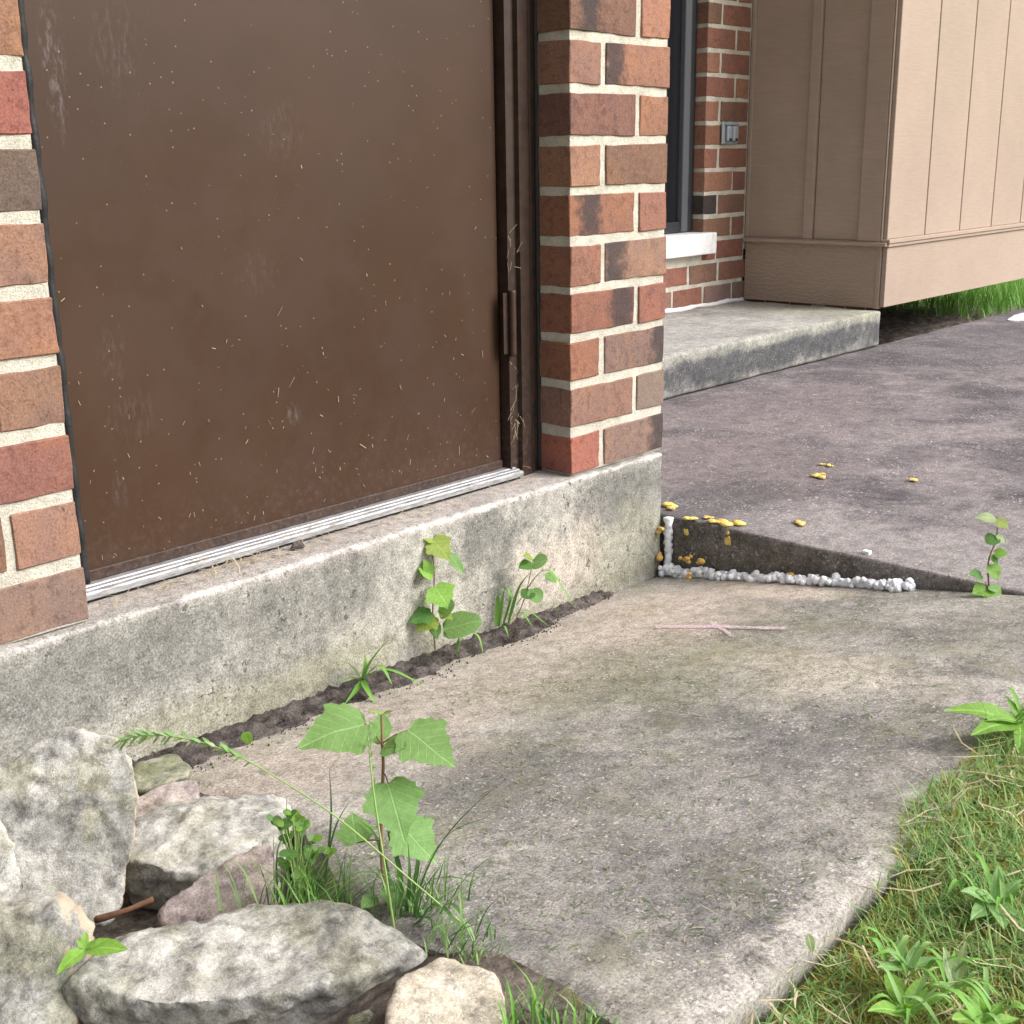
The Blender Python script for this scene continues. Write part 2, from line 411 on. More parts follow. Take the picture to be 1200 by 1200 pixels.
def bead(name, pts, r, mat, parent, seed=0, sides=7, var=.4):
    bm = bmesh.new(); rings = []
    for k, p in enumerate(pts):
        p = Vector(p); t = (Vector(pts[min(k+1, len(pts)-1)])-Vector(pts[max(k-1, 0)])).normalized()
        a = t.orthogonal().normalized() if abs(t.z) > .9 else t.cross(Vector((0, 0, 1))).normalized(); b = t.cross(a)
        rr = r*(1+var*mnoise.noise(p*60+Vector((seed, 0, 0))))
        rings.append([bm.verts.new(p+(a*math.cos(q)+b*math.sin(q))*rr) for q in [2*math.pi*s/sides for s in range(sides)]])
    for A, B in zip(rings[:-1], rings[1:]):
        for s in range(sides): bm.faces.new((A[s], A[(s+1) % sides], B[(s+1) % sides], B[s]))
    bm.faces.new(rings[0][::-1]); bm.faces.new(rings[-1])
    bmesh.ops.recalc_face_normals(bm, faces=bm.faces[:])
    return frombm(name, bm, mat, parent, True)
bead('caulk_bead', [(x, YW-.001, .004+.002*math.sin(x*30)) for x in np.arange(1.5, 2.69, .02)], .0095, WHITE, house, 1)
# --- foundation under the door wall
found_m = concrete('foundation_concrete', (.185, .18, .16), (.29, .283, .255), (.40, .388, .35),
    stains=[((.14, -.015, -.05), (.16, .05, .07), (.14, .138, .13), .75, .5, 9),
            ((-.05, -.015, -.17), (.16, .05, .09), (.46, .41, .35), .75, .5, 8),
            ((.17, -.015, -.17), (.12, .05, .09), (.245, .245, .19), .6, .5, 8),
            ((-.95, -.015, -.07), (.2, .06, .06), (.18, .178, .165), .7, .5, 8),
            ((-.62, -.015, -.10), (.13, .06, .1), (.155, .153, .14), .6, .6, 9),
            ((-.24, -.015, -.09), (.07, .06, .1), (.145, .144, .135), .65, .6, 12),
            ((-.42, -.015, -.15), (.2, .06, .06), (.44, .42, .37), .6, .6, 9),
            ((-.8, -.015, -.19), (.4, .06, .035), (.26, .25, .165), .5, .6, 12),
            ((-.15, -.015, -.235), (.7, .06, .02), (.22, .21, .15), .5, .6, 12),
            ((-.45, .06, .0), (.8, .085, .02), (.40, .35, .325), .7, .3, 10),
            ((-.3, -.017, .0), (.9, .012, .008), (.50, .48, .46), .8, .5, 20)],
    speck=(.6, .58, .53), speck_amt=.5, pit=.75, scale=6, grain=330)
inv(dense_box('foundation', (-2.7, -.016, -.42), (.272, .30, 0.), .03, found_m, house, .0022, 14., .007, .004))
inv(box('rear_foundation', (.272, .02, -.40), (.29, 1.6, -.14), found_m, house))
# --- door
def door_paint():
    M = NT('door_paint', .44, .28)
    a = M.noise(3, 5, .6); g = M.noise(500, 2, .8)
    c = M.ramp(a, [(.35, (.046, .0235, .0145)), (.65, (.056, .029, .0175))])
    c = M.mix(.35, c, M.ramp(g, [(.3, (.6,)*3), (.7, (1.4,)*3)]), 'MULTIPLY')
    for (ctr, r, st) in [((-.90, .09, .70), (.014, .2, .07), .5), ((-.81, .09, .73), (.03, .2, .05), .16), ((-.55, .09, .62), (.035, .2, .04), .14),
                         ((-.61, .09, .42), (.03, .2, .03), .13), ((-.86, .09, .33), (.02, .2, .03), .18), ((-.56, .09, .20), (.012, .2, .014), .5),
                         ((-.87, .09, .14), (.012, .2, .02), .28), ((-.84, .09, .24), (.035, .2, .03), .16)]:
        v = M.blob(ctr, r, .8, 40, .6); st2 = M.mr(M.noise(1., 4, .7, vec=M.scl(None, (150, 1, 45))), .45, .7)
        c = M.mix(M.math('MULTIPLY', M.math('MULTIPLY', v, st2), st*.6), c, (.28, .27, .28))
    z = M.n('SeparateXYZ', 2, Vector=M.co)
    dust = M.math('MULTIPLY', M.mr(M.math('ADD', z, M.math('MULTIPLY', a, .15)), .06, .28, 1., 0.), M.mr(M.noise(90, 5, .75), .45, .75))
    c = M.mix(M.math('MULTIPLY', dust, .12), c, (.30, .25, .22))
    sv = M.voro(110.); sc = M.n('SeparateColor', 0, Color=M.voro(110., out=1))
    sp = M.math('MULTIPLY', M.mr(sv, .16, .08), M.mr(sc, .84, .87))
    c = M.mix(M.math('MULTIPLY', sp, .5), c, (.42, .34, .24))
    M.col(c); M.rough(M.mr(M.noise(7, 6, .7), .38, .62, .36, .52)); M.bump(M.math('ADD', M.math('MULTIPLY', g, .12), M.math('MULTIPLY', M.noise(2.6, 2, .5), 3.)), .3, .002); return M.m
DOOR = door_paint()
FR = NT('frame_paint', .5, .4); a = FR.noise(40, 5, .7); z = FR.n('SeparateXYZ', 2, Vector=FR.co)
c = FR.ramp(a, [(.38, (.028, .015, .011)), (.62, (.050, .027, .019))])
c = FR.mix(FR.math('MULTIPLY', FR.mr(FR.math('ADD', z, FR.math('MULTIPLY', a, .2)), .1, .42, 1., 0.), FR.mr(FR.noise(130, 4, .8), .45, .75, 0., .35)), c, (.22, .18, .16))
FR.col(c); FRAME = FR.m
BLK = NT('black_sealant', .6, .4); BLK.col((.016, .016, .018)); BLK.bump(BLK.noise(120, 4), .5, .003); BLACK = BLK.m
AL = NT('aluminium', .45, .5); a = AL.noise(1., 5, .7, vec=AL.scl(None, (30, 200, 200)))
AL.col(AL.ramp(a, [(.38, (.20, .20, .205)), (.62, (.46, .46, .47))])); AL.b.inputs['Metallic'].default_value = .35; AL.bump(AL.noise(150, 4), .3, .002); ALU = AL.m
YD = .096                                              # door face
door = inv(box('door', (DWX+.012, YD, .030), (-.087, YD+.044, 2.06), DOOR, house, .0025))
inv(box('door_sweep', (DWX+.014, YD-.005, .0205), (-.089, YD+.004, .036), FRAME, door, .001))
# jamb as a stepped profile, extruded up
def extrude_profile(name, prof, z0, z1, mat, parent):
    v = [(x, y, z0) for x, y in prof]+[(x, y, z1) for x, y in prof]; n = len(prof)
    f = [(i, (i+1) % n, n+(i+1) % n, n+i) for i in range(n)]+[tuple(range(n))[::-1], tuple(range(n, 2*n))]
    o = pyd(name, v, f, mat, parent)
    bm = bmesh.new(); bm.from_mesh(o.data); bmesh.ops.recalc_face_normals(bm, faces=bm.faces[:]); bm.to_mesh(o.data); bm.free(); return o
jp = [(-.004, .17), (-.004, .080), (-.016, .078), (-.020, .074), (-.023, .078), (-.026, .074), (-.030, .072), (-.054, .072), (-.056, .081), (-.076, .084), (-.077, .078), (-.081, .078), (-.082, .100), (-.084, .17)]
fr = inv(extrude_profile('door_frame', jp, .002, 2.08, FRAME, house))
inv(box('frame_side', (DWX-.02, .079, .002), (DWX+.0085, .17, 2.08), BLACK, fr))
inv(box('frame_head', (DWX+.009, .079, 2.065), (-.088, .17, 2.12), FRAME, fr))
bead('sealant', [(.0005, .079, zz) for zz in np.arange(.004, 1.7, .012)], .0055, BLACK, fr, 5)
bead('sealant', [(DWX+.004, .010+.0015*math.sin(zz*90), zz) for zz in np.arange(.05, 1.7, .009)], .0062, BLACK, fr, 9, var=.35)
# hinge
hg = bead('hinge', [(-.0775, .0715, zz) for zz in (.232, .236, .262, .2625, .29, .2905, .318, .3185, .346, .350)], .0068, FRAME, door, 2, 10, .05)
inv(box('hinge_leaf', (-.096, .0765, .236), (-.078, .0785, .346), FRAME, door, .0005))
# threshold
tp = [(.060, .006), (.060, .0135), (.0625, .0160), (.070, .0165), (.071, .0180), (.079, .0185), (.080, .0200), (.12, .0205), (.12, .006)]
v = [(x, y, zz) for x in (DWX+.009, -.066) for y, zz in tp]; n = len(tp)
f = [(i, (i+1) % n, n+(i+1) % n, n+i) for i in range(n)]+[tuple(range(n))[::-1], tuple(range(n, 2*n))]
inv(pyd('threshold', v, f, ALU, house))
inv(box('threshold_shim', (DWX+.01, .066, .0005), (-.07, .12, .0065), BLACK, house))

# --- window behind the pillar
WFR = NT('window_frame_paint', .4, .5); WFR.col((.028, .030, .036)); WFRM = WFR.m
WGR = NT('window_trim', .45, .5); WGR.col((.10, .105, .12)); WGRM = WGR.m
GL = NT('window_glass', .05, .5); GL.col((.012, .014, .018)); GLASS = GL.m
win = inv(box('window', (1.05, YW+.066, .290), (2.384, YW+.12, 1.80), WFRM, house))
inv(box('frame', (2.345, YW+.048, .292), (2.3845, YW+.070, 1.80), WFRM, win, .003))
inv(box('frame_trim', (2.300, YW+.040, .292), (2.340, YW+.068, 1.80), WGRM, win, .003))
inv(box('frame', (1.06, YW+.046, .2915), (2.298, YW+.0665, .330), WFRM, win, .003))
inv(box('pane', (1.06, YW+.060, .331), (2.298, YW+.0655, 1.80), GLASS, win))
inv(box('sill', (1.02, YW-.040, .206), (2.425, YW+.10, .287), WHITE, house, .006, 2))

# --- tan siding bay
def siding(name, base, streak=.25, grainx=(3, 3, 90)):
    M = NT(name, .75, .3)
    g = M.noise(1., 6, .65, vec=M.scl(None, (14, 14, 120)), dist=.0); g2 = M.noise(1., 4, .6, vec=M.scl(None, (40, 40, 2.0)))
    a = M.noise(2.5, 5, .6)
    k = lambda s_: tuple(x*s_ for x in base)
    c = M.ramp(a, [(.3, k(.92)), (.7, k(1.06))])
    c = M.mix(.5, c, M.ramp(g, [(.3, (.86,)*3), (.7, (1.08,)*3)]), 'MULTIPLY')
    c = M.mix(M.mr(g2, .6, .8, 0., streak), c, (.50, .33, .25))
    M.col(c); M.bump(g, .35, .003); return M.m
SID = siding('tan_siding', (.375, .292, .235), .22)
def grain_board():
    M = NT('tan_board', .75, .3); base = (.375, .292, .235)
    v = M.scl(None, (3, 3, 16)); n1 = M.noise(1., 3, .5, vec=v)
    wv = M.n('TexWave', 1, dict(wave_type='BANDS', bands_direction='Z'), Vector=M.scl(None, (1, 1.0, 1)), Scale=20., Distortion=11., Detail=4., Detail_Scale=1.3)
    c = M.ramp(M.noise(3, 5), [(.3, tuple(x*.93 for x in base)), (.7, tuple(x*1.05 for x in base))])
    c = M.mix(M.mr(wv, .0, .4, .3, 0.), c, (.28, .2, .15)); M.col(c); M.bump(wv, .35, .004); return M.m
GBRD = grain_board()
BX, BY, BT = 2.69, .716, 2.6; BXE = 4.22
bay = inv(box('bay', (BX+.018, BY+.018, .03), (BXE-.018, YW, BT), SID, house))
# face towards the door (x = BX)
def bd(name, lo, hi, mat=SID, bev=.0015): return inv(box(name, lo, hi, mat, bay, bev))
bd('board', (BX+.004, 1.071, .254), (BX+.020, YW-.003, BT)); bd('batten', (BX-.010, 1.030, .2545), (BX+.018, 1.0685, BT))
bd('board', (BX+.004, .834, .254), (BX+.020, 1.0275, BT)); bd('corner_board', (BX-.012, .742, .2545), (BX+.018, .8325, BT)); bd('corner_board', (BX-.010, BY+.019, .2545), (BX+.018, .7405, BT))
bd('batten', (BX-.008, YW-.016, .2545), (BX+.0035, YW-.001, BT))
bd('ledge', (BX-.024, BY-.004, .236), (BX+.018, YW-.002, .250)); bd('ledge', (BX-.014, BY+.019, .250), (BX+.004, YW-.002, .2535))
bd('skirt_board', (BX-.001, BY+.038, .004), (BX+.018, YW-.002, .2355), GBRD); bd('corner_strip', (BX-.006, BY+.0195, .003), (BX+.0175, BY+.037, .2355))
# face towards the lawn (y = BY)
gx = [BX, 3.005, 3.326, 3.645, 3.965, BXE]
for a_, b_ in zip(gx[:-1], gx[1:]):
    bd('board', (a_+(.004 if a_ > BX else 0), BY+.002, .262), (b_-.004, BY+.0185, BT), SID, .002)
bd('ledge', (BX-.012, BY-.014, .247), (BXE, BY+.0175, .2615)); bd('ledge', (BX-.006, BY-.009, .234), (BXE, BY+.0175, .2465))
bd('skirt_board', (BX+.001, BY-.001, .010), (BXE, BY+.0175, .2335), SID)
bd('bay_floor', (BX+.02, BY+.02, .012), (BXE-.02, YW, .0295), BLACK)

# ------------------------------------------------------------------ step, outlet, pale patch
step_m = concrete('step_concrete', (.20, .195, .185), (.30, .29, .275), (.40, .39, .36),
    stains=[((1.9, .712, -.07), (1.1, .03, .055), (.075, .076, .082), .95, .45, 9), ((2.0, .712, -.012), (1.2, .03, .02), (.30, .30, .25), .5, .5, 7),
            ((2.6, .9, .0), (.25, .3, .03), (.27, .27, .19), .5, .5, 5), ((1.6, 1.0, .0), (.4, .3, .03), (.36, .35, .34), .5, .5, 5)],
    speck_amt=.4, pit=.3, scale=4, grain=240)
st = dense_box('concrete_step', (1.05, .716, -.1345), (2.680, 1.3315, 0.), .045, step_m, None, .002, 8., .012, .004)
tag(st, 'low grey concrete step between the brick pier and the tan siding bay', 'step')
GM = NT('grey_metal', .45, .5); GM.col((.36, .40, .45)); GM.b.inputs['Metallic'].default_value = .3; GM = GM.m
oc = Vector((2.538, YW, .655)); out = empty('outlet_cover', (oc.x, oc.y, oc.z))
tag(out, 'grey weatherproof outlet cover with two flip lids on the brick pier', 'outlet')
box('back_plate', (oc.x-.054, YW-.013, oc.z-.042), (oc.x+.054, YW-.0025, oc.z+.042), GM, out, .004)
for s in (-1, 1):
    bm = boxbm((oc.x+s*.021-.017, YW-.027, oc.z-.032), (oc.x+s*.021+.017, YW-.0132, oc.z+.026), .008, 3); frombm('flip_lid', bm, GM, out, True)
    box('finger_slot', (oc.x+s*.021-.008, YW-.0285, oc.z-.030), (oc.x+s*.021+.008, YW-.0272, oc.z-.020), BLACK, out, .0006)
box('hinge_bar', (oc.x-.045, YW-.024, oc.z+.028), (oc.x+.045, YW-.0132, oc.z+.037), GM, out, .003)
pm = concrete('pale_mottle', (.62, .6, .56), (.70, .68, .65), (.8, .78, .74), speck_amt=0, pit=0)
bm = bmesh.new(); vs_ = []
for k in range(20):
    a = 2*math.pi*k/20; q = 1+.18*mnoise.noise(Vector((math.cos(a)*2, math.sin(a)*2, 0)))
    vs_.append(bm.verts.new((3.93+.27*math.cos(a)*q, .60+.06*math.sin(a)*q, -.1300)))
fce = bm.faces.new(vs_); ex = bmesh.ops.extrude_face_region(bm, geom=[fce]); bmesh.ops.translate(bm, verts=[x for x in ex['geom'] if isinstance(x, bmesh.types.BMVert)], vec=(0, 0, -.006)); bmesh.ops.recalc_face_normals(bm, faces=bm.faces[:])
tag(frombm('pale_patch', bm, pm), 'small pale patch on the dark patio by the bay', 'patch', kind='structure')  # thin pale rounded patch, much lighter than the patio slab around it

# ------------------------------------------------------------------ soil strip along the foundation
def soil_strip():
    v = []; f = []; X0, X1 = -.98, .12; nx_ = 200; ny_ = 16
    for j in range(ny_+1):
        for i in range(nx_+1):
            x = X0+(X1-X0)*i/nx_; t = j/ny_
            wd = .058*(1-sm(-.25, .12, x)*.8)*(1+.75*mnoise.noise(Vector((x*7, 0, 0)))+.3*mnoise.noise(Vector((x*26, 0, 0)))) + .012
            y = -.012-wd*t
            e = (1-t**3)*sm(0, .06, X1-x)
            h = .008*e-.007*(1-e) + .008*mnoise.fractal(Vector((x*55, y*55, 0)), .8, 2, 4)*min(1, e*1.5) + .008*(1-t)
            v.append((x, y, slabz(x, y)+h))
    W = nx_+1
    for j in range(ny_):
        for i in range(nx_): f.append((j*W+i, (j+1)*W+i, (j+1)*W+i+1, j*W+i+1))
    for k in range(1000):
        x = random.uniform(X0, .08); t = random.random()**1.2; r = random.uniform(.0006, .0026)
        y = -.02-(.068+.03*random.random()**3)*t*(1+.6*mnoise.noise(Vector((x*7, 0, 0))))*(1-sm(-.25, .12, x)*.8); zz = slabz(x, y)+.007*max(0, 1-(t*1.3)**3)+r*.4
        b = len(v)
        dirs = [(1, 0, 0), (-1, 0, 0), (0, 1, 0), (0, -1, 0), (0, 0, 1), (0, 0, -1)]
        for d in dirs: v.append(tuple(np.array((x, y, zz))+np.array(d)*r*random.uniform(.6, 1.2)))
        for q in ((0, 2, 4), (2, 1, 4), (1, 3, 4), (3, 0, 4), (2, 0, 5), (1, 2, 5), (3, 1, 5), (0, 3, 5)): f.append(tuple(b+s for s in q))
    return pyd('soil_strip', v, f, SOIL, smooth=True)
tag(soil_strip(), 'dark crumbly soil washed along the foot of the foundation', 'soil', kind='stuff')

# ------------------------------------------------------------------ stones
def stone_mat(name, dark, mid, light, tint, tamt=.5, edge=None):
    M = NT(name, .9, .25)
    a = M.noise(11, 9, .72, dist=.8); b = M.noise(45, 9, .78); g = M.noise(380, 4, .85)
    c = M.ramp(a, [(.38, dark), (.5, mid), (.63, light)])
    t = M.noise(15, 5, .6, vec=M.vadd(M.co, (5, 2, 1)))
    c = M.mix(M.mr(t, .46, .58, 0., tamt), c, tint)
    c = M.mix(.85, c, M.ramp(b, [(.38, (.42,)*3), (.5, (1,)*3), (.62, (1.4,)*3)]), 'MULTIPLY')
    c = M.mix(.7, c, M.ramp(g, [(.3, (.5,)*3), (.7, (1.5,)*3)]), 'MULTIPLY')
    l = M.mr(M.noise(34, 5, .7, vec=M.vadd(M.co, (1, 7, 3))), .56, .64, 0., .5)
    c = M.mix(l, c, (.55, .54, .47))
    if edge:
        nx_ = M.n('SeparateXYZ', 0, Vector=M.n('NewGeometry', 1)); c = M.mix(M.mr(M.math('ADD', nx_, M.math('MULTIPLY', M.math('SUBTRACT', b, .5), 1.2)), .12, .45, 0., .75), c, edge)
    M.col(c); M.bump(M.math('ADD', b, M.math('MULTIPLY', g, .6)), .8, .004); return M.m
SG = stone_mat('grey_stone', (.23, .226, .21), (.41, .40, .375), (.56, .545, .51), (.24, .235, .13), .5, (.52, .42, .30))
SG2 = stone_mat('lichen_stone', (.24, .234, .218), (.45, .438, .41), (.60, .585, .545), (.30, .29, .19), .4)
SP = stone_mat('purple_stone', (.24, .19, .19), (.42, .345, .335), (.55, .475, .45), (.32, .28, .21), .5)
SGN = stone_mat('green_stone', (.15, .155, .11), (.24, .245, .175), (.33, .33, .25), (.2, .21, .11), .6)
SCR = stone_mat('cream_stone', (.45, .40, .32), (.6, .54, .44), (.7, .64, .54), (.5, .42, .3), .4)
def stone(label, pts, mat, seed, amp=.006, cuts=3, name='stone', ang=75):
    bm = bmesh.new()
    for p in pts: bm.verts.new(p)
    r = bmesh.ops.convex_hull(bm, input=bm.verts[:])
    bmesh.ops.delete(bm, geom=[g for g in r['geom_interior'] if isinstance(g, bmesh.types.BMVert)], context='VERTS')
    rs = random.Random(seed*11+3); cen = sum((v.co for v in bm.verts), Vector())/len(bm.verts)
    for _ in range(9):
        dr = Vector((rs.gauss(0, 1), rs.gauss(0, 1), rs.gauss(0, .7))).normalized(); sup = max((v.co-cen).dot(dr) for v in bm.verts)
        bmesh.ops.bisect_plane(bm, geom=bm.verts[:]+bm.edges[:]+bm.faces[:], plane_co=cen+dr*sup*rs.uniform(.86, .96), plane_no=dr, clear_outer=True)
        r = bmesh.ops.convex_hull(bm, input=bm.verts[:])
        bmesh.ops.delete(bm, geom=[g for g in r['geom_interior'] if isinstance(g, bmesh.types.BMVert)], context='VERTS')
    bmesh.ops.triangulate(bm, faces=bm.faces[:])
    sq = Vector((seed*3.7, seed*1.3, 0))
    tm = bpy.data.meshes.new('tmp'); bm.to_mesh(tm); bm.free(); to = bpy.data.objects.new('tmp', tm); col.objects.link(to)
    md = to.modifiers.new('r', 'REMESH'); md.mode = 'VOXEL'; md.voxel_size = .0042 if amp > .0025 else .002
    dg = bpy.context.evaluated_depsgraph_get(); em = bpy.data.meshes.new_from_object(to.evaluated_get(dg))
    bpy.data.objects.remove(to); bpy.data.meshes.remove(tm)
    bm = bmesh.new(); bm.from_mesh(em); bpy.data.meshes.remove(em); bm.normal_update()
    tl = Vector((rs.uniform(-.5, .5), rs.uniform(-.5, .5), 1)).normalized()
    for v in bm.verts:
        q = v.co+sq; h_ = q.dot(tl); lay = Vector((q.x*14, q.y*14, h_*70))
        d_ = 1.1*mnoise.noise(q*13)+.75*mnoise.noise(q*31)+.5*mnoise.noise(q*70)+.3*mnoise.noise(q*150)
        st_ = round((mnoise.noise(lay)+.5*mnoise.noise(q*26))*2.2)/2.2
        d_ -= .8*max(0, abs(mnoise.noise(q*20+Vector((3, 8, 1))))*-6+.5)
        v.co += v.normal*amp*.8*(d_+.9*st_)
    bmesh.ops.smooth_vert(bm, verts=bm.verts[:], factor=.35, use_axis_x=True, use_axis_y=True, use_axis_z=True)
    o = frombm(name, bm, mat, None, True); sharp(o, ang)
    tag(o, label, 'stone', 'stones heaped at the end of the slab'); return o
def plane_pts(pxs, p0, nrm):
    mx_ = sum(q[0] for q in pxs)/len(pxs); my_ = sum(q[1] for q in pxs)/len(pxs); pxs = [(mx_+(q[0]-mx_)*1.07, my_+(q[1]-my_)*1.07) for q in pxs]
    n_ = Vector(nrm).normalized(); p0 = Vector(p0); out_ = []
    for x, y in pxs:
        r = pix(x, y); t = (p0-CP).dot(n_)/r.dot(n_); out_.append(CP+r*t)
    return out_
def slabstone(pxs, p0, nrm, thick, shrink=.85):
    f = plane_pts(pxs, p0, nrm); n_ = Vector(nrm).normalized(); c = sum(f, Vector())/len(f)
    return f+[c+(q-c)*shrink-n_*thick for q in f]
TOC = -pix(100, 1000).normalized()
# tall slab leaning on the foundation
stone('tall upright grey stone slab with tan edge leaning on the foundation',
      slabstone([(-70, 960), (5, 915), (38, 882), (72, 856), (98, 849), (124, 856), (142, 876), (157, 905), (162, 932), (152, 978), (143, 1012), (140, 1050), (124, 1075), (85, 1082), (20, 1085), (-60, 1080)],
                (-1.17, -.29, -.195), (-.42, -.72, .58), .05, .75), SG, 1, .006)
stone('rough pale stone wedged beside the tall leaning slab',
      slabstone([(-60, 955), (0, 962), (16, 990), (30, 1030), (28, 1062), (0, 1075), (-60, 1080)], (-1.30, -.33, -.15), (-.3, -.75, .6), .05, .8), SG2, 2, .006)
stone('squat grey stone with a ridge in front of the tall leaning slab',
      slabstone([(-80, 1075), (0, 1062), (45, 1056), (70, 1058), (104, 1082), (98, 1120), (92, 1150), (84, 1210), (40, 1260), (-60, 1280)], (-1.30, -.47, -.15), (-.45, -.55, .75), .10, .8)
      + plane_pts([(68, 1066), (30, 1150)], (-1.315, -.485, -.13), (-.45, -.55, .75)), SG, 3, .007)
stone('grey boulder with flat top between the tall slab and the walkway',
      plane_pts([(148, 992), (166, 962), (225, 942), (312, 936), (345, 960), (330, 1000), (270, 1025), (205, 1020), (150, 1000)], (-1.03, -.33, -.185), (-.1, -.12, 1)) +
      plane_pts([(146, 1062), (200, 1068), (330, 1060)], (-1.1, -.38, -.262), (0, 0, 1)) + plane_pts([(150, 945), (320, 930)], (-1.1, -.38, -.262), (0, 0, 1)), SG2, 4, .006)
stone('purple veined stone tilted against the flat grey boulder',
      slabstone([(178, 1082), (190, 1064), (232, 1028), (300, 990), (318, 994), (326, 1020), (322, 1058), (290, 1088), (240, 1096)], (-1.09, -.45, -.19), (-.35, -.62, .68), .045, .85), SP, 5, .006)
stone('small mossy green block next to the soil strip',
      plane_pts([(152, 905), (165, 892), (205, 884), (222, 898), (218, 910), (165, 928), (150, 925)], (-.955, -.115, -.19), (-.05, -.05, 1)) + plane_pts([(150, 945), (222, 922), (150, 925), (200, 905)], (-.955, -.13, -.25), (0, 0, 1)), SGN, 6, .003)
stone('small pinkish stone resting between the green block and grey boulder',
      slabstone([(155, 962), (160, 932), (182, 920), (214, 911), (226, 914), (234, 938), (222, 955), (180, 970)], (-.965, -.175, -.185), (-.25, -.3, .9), .05, .9), SP, 7, .004)
stone('large flat topped grey stone with lichen beside the maple seedling',
      plane_pts([(94, 1146), (118, 1118), (165, 1094), (220, 1083), (285, 1078), (320, 1066), (372, 1058), (408, 1068), (440, 1090), (485, 1112), (478, 1122), (410, 1142), (330, 1160), (230, 1171), (140, 1170), (104, 1160)], (-1.2, -.58, -.135), (-.04, -.06, 1)) +
      plane_pts([(92, 1200), (140, 1235), (260, 1245), (400, 1215), (470, 1185), (490, 1160)], (-1.2, -.62, -.215), (0, 0, 1)) + plane_pts([(130, 1110), (300, 1075), (460, 1100)], (-1.1, -.55, -.262), (0, 0, 1)), SG2, 8, .006)
stone('cream coloured stone half buried next to the grass tuft',
      plane_pts([(455, 1200), (470, 1150), (520, 1128), (575, 1140), (592, 1180), (585, 1230), (500, 1260)], (-1.1, -.79, -.100), (-.06, -.06, 1)) + plane_pts([(455, 1240), (600, 1200), (520, 1170)], (-1.1, -.79, -.19), (0, 0, 1)), SCR, 9, .004)
stone('dark stone chip between the cream stone and large flat stone', slabstone([(408, 1190), (432, 1182), (448, 1196), (440, 1215), (410, 1215)], (-1.17, -.74, -.155), (-.2, -.3, 1), .03), SGN, 10, .002)

# ------------------------------------------------------------------ leaves, blades, stems
def leaf_mat(name, c1, c2, tr=.35):
    M = NT(name, .55, .35)
    oi = M.n('ObjectInfo', 5); a = M.noise(30, 4, .6)
    c = M.mix(a, c1, c2); c = M.mix(M.mr(oi, 0., 1., 0., .45), c, (c1[0]*.75, c1[1]*.62, c1[2]*.55))
    lp = M.t.nodes.new('ShaderNodeSeparateXYZ'); M.set(lp.inputs[0], M.n('Attribute', 1, dict(attribute_name='lp')))
    lx, ly = lp.outputs[0], lp.outputs[1]
    vein = M.mr(lx, .006, .022, 1., 0.)
    ph = M.math('FRACT', M.math('MULTIPLY', M.math('SUBTRACT', ly, M.math('MULTIPLY', lx, .8)), 6.))
    v2 = M.math('MULTIPLY', M.mr(M.math('ABSOLUTE', M.math('SUBTRACT', ph, .5)), .03, .08, 1., 0.), .5)
    vn = M.math('MAXIMUM', vein, v2)
    c = M.mix(M.math('MULTIPLY', vn, .38), c, tuple(min(1, x*1.4+.1) for x in c2))
    bl = M.noise(220, 3, .7); c = M.mix(M.mr(bl, .4, .6, .25, 0.), c, tuple(x*.55 for x in c1))
    M.col(c); M.bump(M.math('SUBTRACT', M.noise(160, 3), vn), .35, .0015)
    t = M.t.nodes.new('ShaderNodeBsdfTranslucent'); M.set(t.inputs[0], M.mix(1., c, (1.25, 1.3, .7), 'MULTIPLY'))
    mx = M.t.nodes.new('ShaderNodeMixShader'); mx.inputs[0].default_value = tr
    M.t.links.new(M.b.outputs[0], mx.inputs[1]); M.t.links.new(t.outputs[0], mx.inputs[2]); M.t.links.new(mx.outputs[0], M.t.nodes['Material Output'].inputs[0])
    return M.m
LG = leaf_mat('maple_leaf', (.20, .38, .12), (.27, .46, .17)); LY = leaf_mat('young_leaf', (.24, .36, .07), (.34, .40, .09)); LD = leaf_mat('dark_leaf', (.09, .22, .05), (.14, .30, .075))
LB = leaf_mat('bright_leaf', (.20, .42, .06), (.28, .50, .10)); LP = leaf_mat('pale_leaf', (.33, .45, .22), (.42, .52, .30))
def island_mat(name, stops, tr=.25):
    M = NT(name, .6, .3); r = M.n('NewGeometry', 8); c = M.ramp(r, stops); M.col(c)
    t = M.t.nodes.new('ShaderNodeBsdfTranslucent'); M.set(t.inputs[0], c); mx = M.t.nodes.new('ShaderNodeMixShader'); mx.inputs[0].default_value = tr
    M.t.links.new(M.b.outputs[0], mx.inputs[1]); M.t.links.new(t.outputs[0], mx.inputs[2]); M.t.links.new(mx.outputs[0], M.t.nodes['Material Output'].inputs[0]); return M.m
GRASS = island_mat('grass', [(0., (.12, .27, .07)), (.3, (.20, .39, .12)), (.55, (.28, .47, .16)), (.84, (.38, .52, .20)), (.93, (.46, .42, .22)), (1., (.56, .50, .32))], .35)
DGRASS = island_mat('dark_grass', [(0., (.05, .12, .03)), (.6, (.09, .19, .05)), (1., (.15, .26, .08))])
BGRASS = island_mat('bright_grass', [(0., (.12, .30, .04)), (1., (.22, .44, .09))])
MOSS = island_mat('moss', [(0., (.22, .24, .04)), (.4, (.37, .37, .07)), (.75, (.50, .46, .11)), (1., (.30, .25, .08))], .15)
STRAW = island_mat('straw', [(0., (.34, .26, .15)), (.6, (.52, .43, .28)), (1., (.66, .58, .42))], .15)
CLIP = island_mat('clippings', [(0., (.06, .12, .035)), (.4, (.12, .20, .07)), (.65, (.20, .24, .11)), (1., (.48, .42, .28))], .15)
STEMG = NT('stem_green', .6, .3); STEMG.col((.26, .38, .12)); STEMG = STEMG.m
